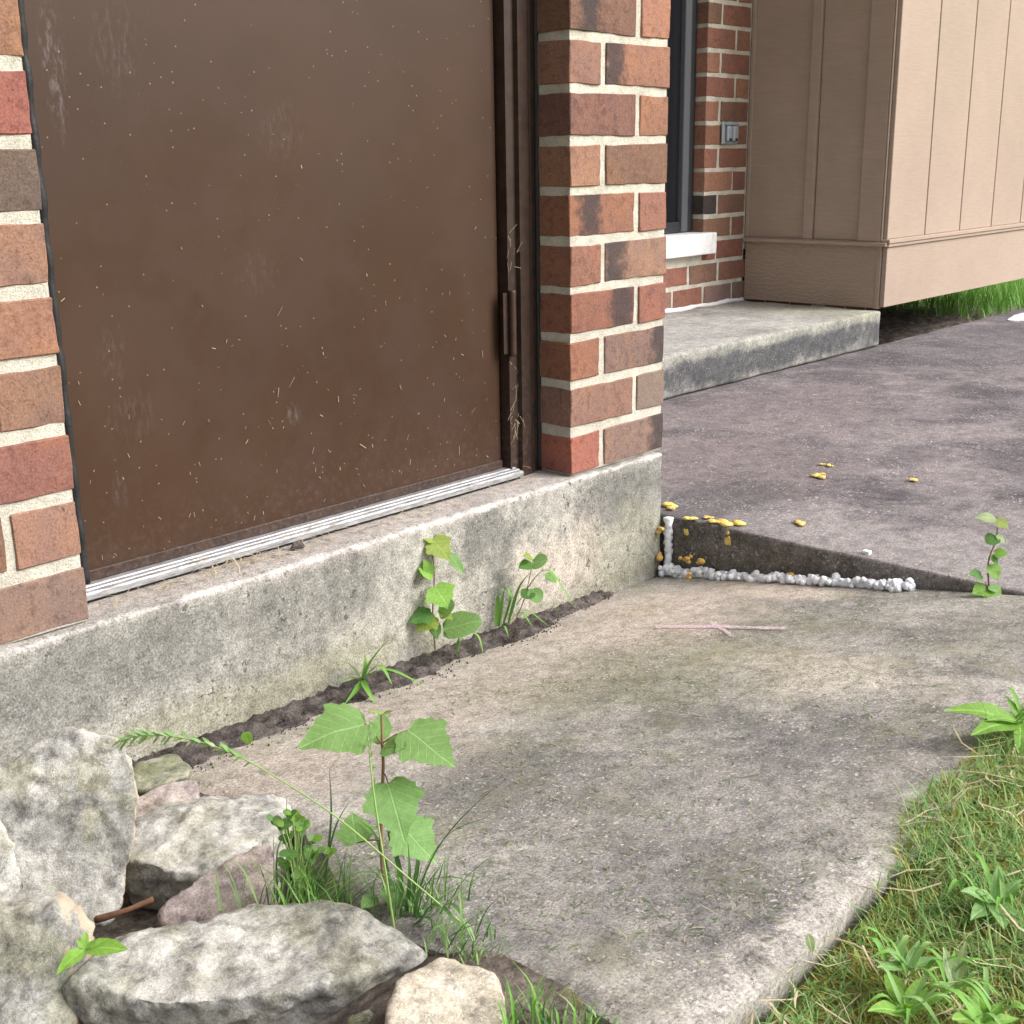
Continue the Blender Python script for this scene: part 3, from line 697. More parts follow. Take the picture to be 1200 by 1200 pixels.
STEMR = NT('stem_red', .6, .3); STEMR.col((.22, .13, .08)); STEMR = STEMR.m
HALF = dict(
 maple=[(0, 0), (.16, -.07), (.30, -.02), (.36, .07), (.46, .13), (.44, .20), (.54, .28), (.55, .40), (.47, .41), (.41, .45), (.37, .52), (.36, .59), (.27, .66), (.23, .76), (.14, .82), (.08, .92), (0, 1)],
 ovate=[(0, 0), (.12, .04), (.22, .14), (.28, .28), (.29, .42), (.25, .58), (.19, .72), (.11, .86), (0, 1)],
 round=[(0, 0), (.2, -.02), (.36, .1), (.45, .28), (.44, .5), (.38, .7), (.26, .88), (.12, .97), (0, 1)],
 lance=[(0, 0), (.06, .06), (.11, .2), (.13, .38), (.12, .55), (.09, .72), (.05, .87), (0, 1)])
def leaf(parent, base, tip, up, kind='maple', width=1., mat=None, fold=.07, droop=.14, name='leaf'):
    base = Vector(base); tip = Vector(tip); Y = tip-base; L = Y.length; Y.normalize()
    up = Vector(up); X = Y.cross(up).normalized(); Z = X.cross(Y)
    h = HALF[kind]; n_ = len(h); v = []; f = []
    P = lambda x, y: base + X*(x*L*width) + Y*(y*L) + Z*L*(fold*abs(x)*width - droop*y*y + .02*math.sin(y*8+x*9+base.x*90)+.03*x*y*math.sin(base.y*70))
    ys_ = sorted(max(0, y) for x, y in h)
    for k, (x, y) in enumerate(h):
        my = ys_[k]; v += [P(0, my), P(x*.5, my*.5+y*.5), P(x, y), P(-x*.5, my*.5+y*.5), P(-x, y)]
    for k in range(n_-1):
        a, b = k*5, k*5+5
        f += [(a, a+1, b+1, b), (a+1, a+2, b+2, b+1), (a, b, b+3, a+3), (a+3, b+3, b+4, a+4)]
    o = pyd(name, v, f, mat or LG, parent, True)
    at = o.data.attributes.new('lp', 'FLOAT_VECTOR', 'POINT')
    for k, (x, y) in enumerate(h):
        my = ys_[k]
        for q, (xx, yy_) in enumerate([(0, my), (x*.5, (my+y)*.5), (x, y), (x*.5, (my+y)*.5), (x, y)]): at.data[k*5+q].vector = (xx, yy_, 0)
    return o
def tube(name, pts, r0, r1, mat, parent, sides=6):
    bm = bmesh.new(); rings = []; pts = [Vector(p) for p in pts]; n_ = len(pts)
    for k, p in enumerate(pts):
        t = (pts[min(k+1, n_-1)]-pts[max(k-1, 0)]).normalized(); a = t.orthogonal().normalized(); b = t.cross(a); r = r0+(r1-r0)*k/(n_-1)
        rings.append([bm.verts.new(p+(a*math.cos(q)+b*math.sin(q))*r) for q in [2*math.pi*s/sides for s in range(sides)]])
    for A, B in zip(rings[:-1], rings[1:]):
        # match closest vertex to avoid twist
        off = min(range(sides), key=lambda o_: (A[0].co-B[o_].co).length)
        for s in range(sides): bm.faces.new((A[s], A[(s+1) % sides], B[(s+1+off) % sides], B[(s+off) % sides]))
    bmesh.ops.recalc_face_normals(bm, faces=bm.faces[:])
    return frombm(name, bm, mat, parent, True)
def curve(pts, n_=10):
    """Catmull-Rom through points"""
    P = [Vector(p) for p in pts]; P = [2*P[0]-P[1]]+P+[2*P[-1]-P[-2]]; o = []
    for i in range(1, len(P)-2):
        for k in range(n_):
            t = k/n_; a, b, c, d = P[i-1:i+3]
            o.append(.5*((2*b)+(c-a)*t+(2*a-5*b+4*c-d)*t*t+(3*b-a-3*c+d)*t**3))
    o.append(P[-2]); return o
def ribbon(name, pts, wd, mat, parent, side=None, n_=8, taper=1.4, fold=.25):
    pts = curve(pts, n_); N = len(pts); v = []; f = []
    for k, p in enumerate(pts):
        t = (pts[min(k+1, N-1)]-pts[max(k-1, 0)]).normalized(); sd = t.cross(side or Vector((0, 0, 1)))
        if sd.length < .15: sd = t.cross(-CF)
        sd.normalize(); u = sd.cross(t); s_ = k/(N-1); ww = wd*.5*min(1, .55+s_*2)*(1-s_**taper*.97)
        v += [p-sd*ww+u*ww*fold, p, p+sd*ww+u*ww*fold]
        if k: f += [(3*k-3, 3*k-2, 3*k+1, 3*k), (3*k-2, 3*k-1, 3*k+2, 3*k+1)]
    return pyd(name, v, f, mat, parent, True)
def blades(name, roots, lens, wids, mat, lean=(.2, 1.1), curl=(.2, 1.4), levels=4):
    """many grass blades as one mesh; roots Nx3"""
    N = len(roots); az = rng.uniform(0, 2*np.pi, N); th = rng.uniform(*lean, N); cu = rng.uniform(*curl, N)
    d = np.stack([np.cos(az), np.sin(az)], 1); p = roots.copy(); a = th.copy(); V_ = []
    sd = np.stack([-d[:, 1], d[:, 0], np.zeros(N)], 1)
    for k in range(levels+1):
        s = k/levels; ww = (wids*.5*(1-s**1.6*.95))[:, None]
        V_ += [p-sd*ww, p+sd*ww]
        st_ = lens/levels
        p = p+np.stack([d[:, 0]*np.sin(a)*st_, d[:, 1]*np.sin(a)*st_, np.cos(a)*st_], 1); a = np.minimum(a+cu/levels, 2.1)
    K = 2*(levels+1); A = np.stack(V_, 1).reshape(-1, 3); b = np.arange(N)[:, None]*K; fs = []
    for k in range(levels): fs.append(np.concatenate([b+2*k, b+2*k+1, b+2*k+3, b+2*k+2], 1))
    Fq = np.stack(fs, 1).reshape(-1, 4)
    me = bpy.data.meshes.new(name); me.vertices.add(len(A)); me.vertices.foreach_set('co', A.ravel())
    me.loops.add(Fq.size); me.loops.foreach_set('vertex_index', Fq.ravel().astype(np.int32))
    me.polygons.add(len(Fq)); me.polygons.foreach_set('loop_start', np.arange(0, Fq.size, 4, dtype=np.int32)); me.polygons.foreach_set('loop_total', np.full(len(Fq), 4, np.int32))
    me.update(); me.validate(); me.shade_smooth(); return link(name, me, mat)
def flatbits(name, roots, lens, wids, mat, tilt=.12):
    """thin straw-like bits lying on a surface"""
    N = len(roots); az = rng.uniform(0, np.pi*2, N); tl = rng.normal(0, tilt, N); v = []; f = []
    for i in range(N):
        d = Vector((math.cos(az[i]), math.sin(az[i]), tl[i])); s = Vector((-d.y, d.x, 0))*wids[i]*.5; c = Vector(roots[i]); b = len(v); bend = s.normalized()*lens[i]*random.uniform(-.22, .22)
        v += [c-d*lens[i]/2-s, c-d*lens[i]/2+s, c+bend-s*1.2, c+bend+s*1.2, c+d*lens[i]/2-s*.4, c+d*lens[i]/2+s*.4]
        f += [(b, b+1, b+3, b+2), (b+2, b+3, b+5, b+4)]
    return pyd(name, v, f, mat)
def plant(name, label, base, cat='plant', group=None):
    e = empty(name, base); tag(e, label, cat, group); return e
UPC = (Vector((0, 0, 1))-CF*.8).normalized()      # leaf faces up and a little outward to the yard

# lawn ------------------------------------------------------------
def scatter(n_, x0, x1, y0, y1, keep=None):
    x = rng.uniform(x0, x1, n_); y = rng.uniform(y0, y1, n_)
    if keep is not None: k = keep(x, y); x, y = x[k], y[k]
    return x, y
def lawnpts(x, y, dz=0.): return np.array([(a, b, max(lawnz(a, b), groundz(a, b) if b > -1.0 and a < -1.03 else -9)+dz) for a, b in zip(x, y)])
edge = lambda x: np.array([-.992+.05*sm(-.72, -.5, a)+.03*sm(-.85, -.6, a)*mnoise.noise(Vector((a*8, 0, 5))) for a in x])
pn = lambda x, y, s=4.: np.array([mnoise.noise(Vector((a*s, b*s, 9))) for a, b in zip(x, y)])
def lawn(nn, x0, x1, y0, y1, nm):
    x, y = scatter(nn, x0, x1, y0, y1); k = (y < edge(x)-.006) & ((y < -1.004) | (x > -.74)); x, y = x[k], y[k]
    k = pn(x, y, 6) > rng.uniform(-.85, .4, len(x)); x, y = x[k], y[k]
    P = lawnpts(x, y); P[:, 2] = np.where(y > -1.0, np.maximum(P[:, 2], [slabz(a, b)-.004 for a, b in zip(x, y)]), P[:, 2])
    n_ = len(P); return P, (rng.gamma(3.0, .0052, n_)+.006)*(1+.9*np.clip(pn(P[:, 0], P[:, 1], 9), -.4, .6)), rng.uniform(.0009, .0022, n_)
P, L_, W_ = lawn(95000, -1.12, .35, -1.75, -.93, 'a'); P2, L2, W2 = lawn(9000, -2.4, 1.6, -3.2, -1.0, 'b')
g = blades('lawn_grass', np.vstack([P, P2]), np.r_[L_, L2*1.2], np.r_[W_, W2*1.4], GRASS, (.3, 1.35), (.1, 1.2)); tag(g, 'short green lawn grass mixed with straw beside the slab', 'grass', kind='stuff')
x, y = scatter(36000, -1.1, .2, -1.6, -.95); k = (y < edge(x)+.004) & ((y < -1.004) | (x > -.68)) & (pn(x, y, 7) < rng.uniform(-.1, .7, len(x))); x, y = x[k], y[k]
P = lawnpts(x, y, -.001); P[:, 2] = np.where(y > -1.0, np.maximum(P[:, 2], [slabz(a, b)-.003 for a, b in zip(x, y)]), P[:, 2])
g = blades('moss', P, rng.uniform(.007, .017, len(P)), rng.uniform(.0014, .0026, len(P)), MOSS, (.1, 1.2), (0, .8), 2); tag(g, 'yellow green moss patches along the slab edge', 'moss', kind='stuff')
x, y = scatter(900, -1.1, .3, -1.65, -.94); k = y < edge(x)+.01; x, y = x[k], y[k]; P = lawnpts(x, y, .012)
g = flatbits('dry_straw', P, rng.uniform(.02, .07, len(P)), rng.uniform(.001, .0022, len(P)), STRAW, .2); tag(g, 'dry straw strands lying in the lawn', 'straw', kind='stuff')
# grass beyond the bay
x, y = scatter(6000, 3.0, 6.2, .77, 1.31); P = np.array([(a, b, -.155) for a, b in zip(x, y)]); k = x > 3.75+rng.uniform(0, .9, len(x))**2; P = P[k]
g = blades('tall_grass', P, rng.uniform(.06, .17, len(P)), rng.uniform(.003, .006, len(P)), BGRASS, (.05, .5), (.2, 1.2)); tag(g, 'taller bright grass growing under and beyond the siding bay', 'grass', kind='stuff')
# clippings and sand on the slabs
x, y = scatter(7500, -1.0, .26, -.97, -.1); k = pn(x, y, 5) > rng.uniform(-.35, .75, len(x)); x, y = x[k], y[k]; P = np.array([(a, b, slabz(a, b)+.0016+.0018*mnoise.fractal(Vector((a*7, b*7, 0)), .9, 2, 4)) for a, b in zip(x, y)])
g = flatbits('grass_clippings', P, rng.gamma(1.8, .0035, len(P))+.0025, rng.uniform(.0005, .0013, len(P)), CLIP, .06); tag(g, 'fine grass clippings scattered over the sunken slab', 'clippings', kind='stuff')
x, y = scatter(420, .3, 3., -1.2, .7); P = np.array([(a, b, -.1325) for a, b in zip(x, y)])
g = flatbits('dry_litter', P, rng.gamma(2., .004, len(P))+.004, rng.uniform(.001, .003, len(P)), STRAW, .05); tag(g, 'tiny dry litter scattered over the dark patio slab', 'litter', kind='stuff')
# straw at the threshold, on the jamb and stuck to the door
x = rng.uniform(DWX+.02, -.05, 480); y = rng.uniform(.02, .062, 480); k = rng.random(480) < np.exp(-((x+.72)/.16)**2)+.22
P = np.stack([x, y, np.where(y > .058, .021, .003+rng.uniform(0, .004, 480))], 1)[k]
g = flatbits('threshold_straw', P, rng.uniform(.008, .035, len(P)), rng.uniform(.0007, .0016, len(P)), STRAW, .25); tag(g, 'dry straw and needles lying along the aluminium threshold', 'straw', kind='stuff')
v = []; f = []
for i in range(150):
    if i < 112: X_ = random.uniform(DWX+.03, -.1); Z_ = .045+abs(random.gauss(0, .16)); Y_ = YD-.0022; L = random.uniform(.0015, .008) if random.random() < .85 else random.uniform(.008, .018)
    else: X_ = -.07+random.gauss(0, .008); Z_ = random.choice((.13, .2, .42, .09))+random.gauss(0, .02); Y_ = .074+random.uniform(-.006, .003); L = random.uniform(.006, .022)
    a = random.gauss(math.pi/2, .6); d = Vector((math.cos(a), random.uniform(-.05, .05) if i < 112 else random.uniform(-.4, .1), math.sin(a)))*L/2; s = Vector((-d.z, 0, d.x)).normalized()*random.uniform(.0002, .00042); c_ = Vector((X_, Y_, Z_)); b = len(v)
    v += [c_-d-s, c_-d+s, c_+d+s, c_+d-s]; f += [(b, b+1, b+2, b+3)]
tag(pyd('stuck_straw', v, f, STRAW), 'tiny dry grass bits stuck to the brown door and frame', 'straw', kind='stuff')

# maple seedling in front -------------------------------------------
def D(px, py, d): return atd(px, py, d)
mp = plant('maple_seedling', 'tall maple seedling with lobed leaves beside the large flat stone', tuple(D(458, 1075, 1.27)), 'seedling')
d = 1.25
tube('stem', curve([D(458, 1085, 1.27), D(447, 1000, d), D(449, 900, d), D(448, 872, d), D(447, 838, d)], 6), .0024, .0013, STEMR, mp)
MN = (-CF*.5+Vector((0, 0, .8))).normalized()
def ml(b, t, d0, d1, wd=1., kind='maple', mat=None, par=mp, up=MN, pet=None, **k):
    l = leaf(par, D(*b, d0), D(*t, d1), up, kind, wd, mat, **k)
    if pet: tube('petiole', curve([D(*pet, d), (D(*pet, d)+D(*b, d0))/2+Vector((0, 0, .002)), D(*b, d0)], 4), .0009, .0007, STEMR, par, 5)
    return l
ml((428, 848), (350, 868), 1.24, 1.20, .95, pet=(447, 872))
ml((478, 856), (533, 894), 1.24, 1.21, .95, pet=(447, 872))
ml((448, 868), (446, 832), 1.27, 1.30, .9, 'ovate', droop=.05)
ml((446, 872), (432, 842), 1.25, 1.27, .8, 'ovate')
ml((449, 874), (474, 872), 1.24, 1.22, 1.7, 'ovate', pet=(447, 874))
ml((455, 918), (474, 982), 1.235, 1.20, .95, pet=(449, 905))
ml((418, 988), (412, 948), 1.28, 1.31, .95, pet=(448, 985))
ml((470, 968), (512, 1008), 1.27, 1.25, 1.0, pet=(448, 965))
ml((455, 1035), (462, 1062), 1.26, 1.24, 1.3, 'ovate')
ml((440, 1050), (424, 1062), 1.26, 1.24, 1.3, 'ovate')
ml((449, 836), (432, 831), 1.25, 1.245, .9, 'lance', LY); ml((449, 836), (460, 832), 1.25, 1.245, 1.3, 'lance', LY)
# grass tuft beside it
def px_blade(par, pts, wd, mat, n_=6, **k): return ribbon('blade', [D(*p) for p in pts], wd, mat, par, None, n_, **k)
gt = plant('grass_tuft', 'tuft of long dark arching grass blades around the maple seedling', tuple(D(480, 1085, 1.25)), 'grass tuft')
for pts in [[(480, 1080, 1.25), (505, 1010, 1.24), (540, 960, 1.23), (600, 905, 1.22)], [(478, 1080, 1.24), (500, 1015, 1.22), (530, 975, 1.2), (580, 955, 1.18)],
            [(485, 1080, 1.24), (495, 1040, 1.2), (530, 1028, 1.17), (578, 1045, 1.15)], [(470, 1080, 1.26), (468, 1020, 1.26), (455, 970, 1.27), (462, 930, 1.28)],
            [(462, 1080, 1.25), (455, 1030, 1.26), (440, 980, 1.28), (420, 960, 1.3)], [(475, 1080, 1.25), (480, 1030, 1.24), (478, 985, 1.25)],
            [(480, 1085, 1.24), (462, 1035, 1.22), (430, 1022, 1.2), (400, 1030, 1.19)], [(485, 1085, 1.25), (510, 1040, 1.22), (520, 1010, 1.22)],
            [(488, 1090, 1.23), (510, 1060, 1.2), (540, 1090, 1.18), (552, 1140, 1.16)], [(482, 1090, 1.23), (500, 1075, 1.2), (520, 1100, 1.18)],
            [(476, 1085, 1.26), (490, 1000, 1.28), (470, 950, 1.3)], [(490, 1090, 1.22), (530, 1060, 1.19), (560, 1120, 1.15)], [(470, 1090, 1.22), (480, 1110, 1.2), (515, 1150, 1.16)]]:
    px_blade(gt, pts, random.uniform(.005, .0075), DGRASS)
for k in range(110):
    b_ = (random.gauss(484, 26), 1088+random.uniform(-6, 14), 1.25+random.uniform(-.02, .02)); hh = random.uniform(25, 95); s_ = random.gauss(0, 34)
    px_blade(gt, [b_, (b_[0]+s_*.35, b_[1]-hh*.6, b_[2]+random.uniform(-.01, .01)), (b_[0]+s_, b_[1]-hh, b_[2]+random.uniform(-.03, .03))], random.uniform(.0016, .0034), random.choice((DGRASS, DGRASS, GRASS)), 3)
ss = plant('grass_seed_stalk', 'arching green grass stalk with seed head reaching towards the leaning slab', tuple(D(545, 1085, 1.2)), 'grass stalk')
sp_ = [D(545, 1085, 1.2), D(480, 1030, 1.19), D(400, 962, 1.18), D(330, 915, 1.18), D(270, 882, 1.18), D(215, 865, 1.18), D(170, 862, 1.18), D(138, 869, 1.18)]
cv = curve(sp_, 10); tube('stem', cv, .001, .0005, STEMG, ss, 5)
for k in range(36, len(cv)-1):
    for s_ in ((-1,), (1,), (1, -1))[k % 3]:
        t = (cv[k+1]-cv[k]).normalized(); a = cv[k]
        leaf(ss, a, a+t*random.uniform(.006, .012)+CU*s_*random.uniform(.003, .009)+CF*random.uniform(-.004, .004), MN, 'lance', 1.1, LG if random.random() < .6 else LP, name='spikelet')
s2_ = plant('pale_grass_stalk', 'upright pale grass stem with narrow seed tip beside the maple seedling', tuple(D(462, 1090, 1.22)), 'grass stalk')
tube('stem', curve([D(462, 1090, 1.22), D(450, 1010, 1.2), D(438, 930, 1.2), D(431, 862, 1.21)], 6), .0014, .0007, STEMG, s2_, 5)
for k in range(9):
    a = D(431+k*.8, 856+k*8, 1.205); leaf(s2_, a, a+CU*.007+CR*random.uniform(-.002, .002), MN, 'lance', 1.6, LP, name='spikelet')
# wood sorrel / clover clump
cl = plant('clover_clump', 'clump of clover and fine grass between the purple stone and maple seedling', tuple(D(348, 1055, 1.27)), 'clover')
for k in range(30):
    cx, cy = random.choice([(328, 965), (345, 955), (362, 985), (368, 1000), (355, 1022), (338, 995), (340, 978), (352, 968), (330, 1010), (385, 1000)]); cx += random.gauss(0, 4); cy += random.gauss(0, 4); dd = 1.27+random.uniform(-.03, .03)
    c_ = D(cx, cy, dd)
    tube('stem', curve([D(350+random.gauss(0, 8), 1062, 1.27), D((cx+350)/2, cy+30, dd), c_], 4), .0006, .0005, STEMG, cl, 4)
    for q in range(3):
        a = 2.1*q+random.uniform(0, 1); leaf(cl, c_, c_+(CR*math.cos(a)+CU*math.sin(a)*.7-CF*.2)*random.uniform(.006, .010), MN, 'round', 1.05, random.choice((LB, LG, LD)), name='leaflet')
for k in range(130):
    b_ = (random.gauss(362, 32), 1066+random.uniform(-8, 6), 1.27+random.uniform(-.03, .03)); hh = random.uniform(25, 90); s_ = random.gauss(18, 36)
    px_blade(cl, [b_, (b_[0]+s_*.4, b_[1]-hh*.6, b_[2]), (b_[0]+s_, b_[1]-hh, b_[2]+random.uniform(-.03, .03))], random.uniform(.0012, .0026), random.choice((GRASS, BGRASS, DGRASS)), 3)
for pts in [[(330, 1060, 1.27), (338, 1000, 1.26), (335, 930, 1.26)], [(380, 1040, 1.27), (388, 960, 1.27), (386, 900, 1.27)], [(385, 1000, 1.27), (395, 965, 1.27), (410, 938, 1.28)], [(325, 1060, 1.26), (325, 1000, 1.25), (338, 968, 1.25)]]:
    px_blade(cl, pts, .0035, DGRASS)
for k in range(60):
    b_ = (random.uniform(500, 580), random.uniform(1090, 1150), 1.14+random.uniform(-.02, .03)); hh = random.uniform(12, 50); s_ = random.gauss(8, 22)
    px_blade(gt, [b_, (b_[0]+s_*.4, b_[1]-hh*.6, b_[2]), (b_[0]+s_, b_[1]-hh, b_[2]+random.uniform(-.02, .02))], random.uniform(.0016, .003), random.choice((GRASS, DGRASS)), 3)
# grass at the bottom
bt = plant('grass_tuft', 'bright green grass tuft next to the cream stone at the slab end', tuple(atp(640, 1200, 2, -.135)), 'grass tuft')
bd0 = (atp(640, 1200, 2, -.135)-CP).dot(CF)
for k in range(170):
    b_ = (random.uniform(590, 720), 1205+random.uniform(-8, 30), bd0+random.uniform(-.05, .03)); hh = random.uniform(18, 62)*(1.3-abs(b_[0]-620)/110); s_ = random.gauss(0, 22)
    px_blade(bt, [b_, (b_[0]+s_*.3, b_[1]-hh*.6, b_[2]), (b_[0]+s_, b_[1]-hh, b_[2]+random.uniform(-.03, .03))], random.uniform(.0016, .0035), random.choice((GRASS, BGRASS, DGRASS)), 3)
# wall plants ---------------------------------------------------------
def wd(px, py, y=-.05): 
    q = atp(px, py, 1, y); return (q-CP).dot(CF)
w1 = plant('crabgrass', 'spreading bright crabgrass rooted in the soil strip by the foundation', tuple(atp(425, 800, 1, -.055)), 'weed'); d0 = wd(425, 800)
for pts, ww in [([(425, 797, 0), (408, 778, -.02), (392, 773, -.04)], .010), ([(425, 797, 0), (435, 775, .0), (456, 748, .0)], .010), ([(425, 797, 0), (455, 785, -.03), (502, 806, -.05)], .010),
                ([(425, 797, 0), (430, 808, -.03), (443, 830, -.05)], .011), ([(425, 797, 0), (415, 812, -.03), (404, 825, -.05)], .010), ([(425, 797, 0), (445, 780, -.03), (460, 803, -.05)], .009), ([(425, 797, 0), (410, 795, -.01), (396, 800, -.02)], .008), ([(425, 797, 0), (428, 780, -.0), (427, 765, .005)], .007)]:
    px_blade(w1, [(a, b, d0+c_) for a, b, c_ in pts], ww, BGRASS, 6, taper=2.2)
w2 = plant('maple_seedling', 'thin maple seedling with small yellowish leaves against the foundation', tuple(atp(510, 757, 1, -.045)), 'seedling'); d = d0 = wd(510, 755, -.045)
tube('stem', curve([D(510, 762, d0), D(507, 720, d0), D(509, 675, d0), D(506, 636, d0)], 5), .0016, .0009, STEMR, w2)
WN = (-CF*.6+Vector((0, 0, .8))).normalized()
for b, t, wd_, k_, mt in [((507, 632), (528, 655), 1., 'maple', LY), ((526, 648), (544, 671), .8, 'ovate', LG), ((508, 634), (494, 628), 1.2, 'ovate', LY), ((506, 672), (492, 664), 1.6, 'round', LB), ((506, 675), (498, 656), 1.2, 'ovate', LB),
                       ((510, 688), (528, 712), 1.2, 'maple', LB), ((508, 722), (487, 738), 1.2, 'maple', LY), ((505, 718), (478, 728), .9, 'maple', LD), ((515, 720), (530, 705), 1.1, 'round', LG), ((516, 716), (530, 724), 1.3, 'ovate', LY), ((520, 738), (562, 724), .95, 'round', LG), ((508, 728), (512, 748), 1.2, 'ovate', LD)]:
    ml(b, t, d0-.01, d0-.025, wd_, k_, mt, w2, WN)
px_blade(w2, [(537, 760, d0), (545, 742, d0-.01), (560, 745, d0-.02), (567, 768, d0-.03)], .009, BGRASS); px_blade(w2, [(535, 765, d0), (538, 748, d0), (545, 738, d0)], .006, BGRASS)
w3 = plant('broadleaf_weed', 'leafy weed with arching grass blades at the foot of the foundation', tuple(atp(595, 735, 1, -.045)), 'weed'); d = d0 = wd(595, 733, -.045)
for pts, ww in [([(582, 734, 0), (584, 700, 0), (588, 686, -.01)], .010), ([(585, 734, 0), (592, 690, -.01), (600, 700, -.02)], .008), ([(590, 732, 0), (598, 700, 0), (586, 690, 0)], .007), ([(595, 730, 0), (615, 715, -.02), (645, 735, -.04)], .006),
                ([(596, 730, 0), (608, 690, -.0), (622, 670, 0)], .009), ([(605, 710, 0), (640, 668, -.02), (673, 712, -.05)], .008), ([(594, 732, 0), (610, 718, -.02), (624, 734, -.04)], .007), ([(588, 734, 0), (592, 735, -.02), (596, 746, -.03)], .006)]:
    px_blade(w3, [(a, b, d0+c_) for a, b, c_ in pts], ww, BGRASS, 6, taper=2.2)
tube('stem', curve([D(600, 735, d0), D(615, 700, d0), D(625, 655, d0)], 5), .0012, .0008, STEMR, w3)
for b, t, wd_, k_, mt in [((624, 660), (608, 664), 1.6, 'ovate', LD), ((625, 660), (640, 655), 1.5, 'round', LG), ((624, 654), (614, 650), 1.5, 'ovate', LY), ((624, 690), (632, 705), 1.1, 'round', LG), ((640, 672), (652, 682), 1.1, 'ovate', LG), ((622, 692), (614, 700), 1.4, 'round', LD)]:
    ml(b, t, d0-.01, d0-.025, wd_, k_, mt, w3, WN)
for b, t in [((560, 704), (541, 702)), ]: ml(b, t, d0, d0-.005, .5, 'ovate', LD, w2, WN)
# seedling in the joint
jq = atp(1160, 694, 0, .284); w4 = plant('crack_seedling', 'small maple seedling sprouting from the joint between the two slabs', tuple(jq), 'seedling'); d = d0 = (jq-CP).dot(CF)
tube('stem', curve([D(1160, 697, d0), D(1158, 660, d0-.01), D(1168, 630, d0-.01), D(1168, 606, d0-.01)], 5), .0016, .0009, STEMR, w4)
for b, t, wd_, k_, mt in [((1168, 608), (1144, 604), 1.0, 'ovate', LP), ((1169, 610), (1183, 618), 1.2, 'maple', LY), ((1167, 628), (1158, 636), 1.3, 'round', LD), ((1168, 626), (1178, 636), 1.1, 'ovate', LP), ((1166, 648), (1182, 648), 1.2, 'maple', LB), ((1162, 650), (1170, 662), 1.1, 'ovate', LD),
                       ((1162, 662), (1170, 680), 1.0, 'maple', LB), ((1150, 674), (1136, 671), 1.0, 'maple', LD), ((1156, 690), (1140, 694), 1.2, 'maple', LB), ((1162, 690), (1175, 700), 1.3, 'maple', LB), ((1160, 686), (1170, 692), 1.3, 'round', LG)]:
    ml(b, t, d0-.01, d0-.02, wd_, k_, mt, w4, WN)
# lawn weeds ------------------------------------------------------------
def weed(label, px, py, leaves, mat, z=None, kind='lance', wdt=1.6, gname='broadleaf_weed'):
    q = atp(px, py, 2, -.105 if z is None else z); d_ = (q-CP).dot(CF); e = plant(gname, label, tuple(q), 'weed')
    for (tx, ty, dd) in leaves:
        b_ = D(px, py, d_)+Vector((0, 0, .006)); leaf(e, b_, D(tx, ty, d_+dd), Vector((0, 0, 1))-CF*.3, kind, wdt*.72*random.uniform(.8, 1.15), mat, .2, .12)
    if kind == 'lance':
        for k in range(9):
            a = random.uniform(0, 6.28); R_ = random.uniform(.02, .055); b_ = D(px, py, d_)+Vector((random.gauss(0, .008), random.gauss(0, .008), .003)); t_ = Vector((math.cos(a)*R_, math.sin(a)*R_, 0))
            ribbon('leaf', [b_, b_+t_*.5+Vector((0, 0, R_*.55)), b_+t_+Vector((0, 0, R_*random.uniform(.2, .6)))], random.uniform(.003, .007), random.choice((BGRASS, BGRASS, GRASS)), e, None, 4, 2.)
    return e
weed('broad bladed weed overhanging the slab at the top of the lawn', 1196, 850, [(1112, 822, -.02), (1142, 852, -.05), (1180, 812, .02), (1225, 815, 0), (1160, 838, -.03), (1230, 850, -.02), (1196, 880, -.06)], LB, -.09)
weed('pale green weed rosette with upright oval leaf in the lawn', 1165, 1062, [(1170, 1016, 0), (1198, 1028, 0), (1130, 1040, -.02), (1140, 1072, -.04), (1178, 1082, -.05), (1150, 1050, 0), (1200, 1075, -.03)], LG, None, 'lance', 2.0)
weed('fresh green narrow leaved weed close to the slab corner', 1062, 1192, [(1022, 1178, -.03), (1068, 1172, -.02), (1090, 1178, -.01), (1050, 1150, .02), (1038, 1128, .05), (1085, 1140, .03), (1110, 1160, .0)], LB)
weed('bright green weed with broad pointed leaves in the thick grass', 1150, 1205, [(1128, 1160, 0), (1145, 1150, .02), (1175, 1172, 0), (1120, 1188, -.03), (1165, 1210, -.03), (1195, 1190, 0)], LB, None, 'lance', 1.8)
weed('loose cluster of light green blades beside the moss', 1062, 1140, [(1040, 1108, 0), (1052, 1095, .02), (1078, 1100, .01), (1100, 1120, 0), (1030, 1130, -.02)], LG)
weed('thin stemmed weed with a whitish oval leaf in the lawn', 1118, 1165, [(1132, 1103, .0), (1108, 1110, .0), (1140, 1145, -.02), (1100, 1150, -.02)], LP)
weed('small three leaved weed between the squat stone and flat stone', 100, 1118, [(66, 1138, -.03), (90, 1100, -.0), (122, 1100, -.0), (148, 1108, -.01), (100, 1090, .01)], LB, -.115, 'ovate', 1.1)
# fallen leaf scraps
sc_ = empty('leaf_scrap', tuple(on_slab(950, 1105, .01))); tag(sc_, 'whitish torn leaf scrap caught on the slab edge', 'leaf')
q0 = on_slab(951, 1106, .004); dq = (q0-CP).dot(CF)-.012; leaf(sc_, D(947, 1094, dq), D(953, 1117, dq-.004), -CF, 'lance', 1.9, LP, name='blade')
sc_ = empty('leaf_scrap', tuple(on_slab(290, 865, .02))); tag(sc_, 'small green leaf scrap standing on the soil strip', 'leaf')
leaf(sc_, on_slab(288, 858, .03), on_slab(291, 873, .01), -CF, 'round', .9, LB, name='blade')
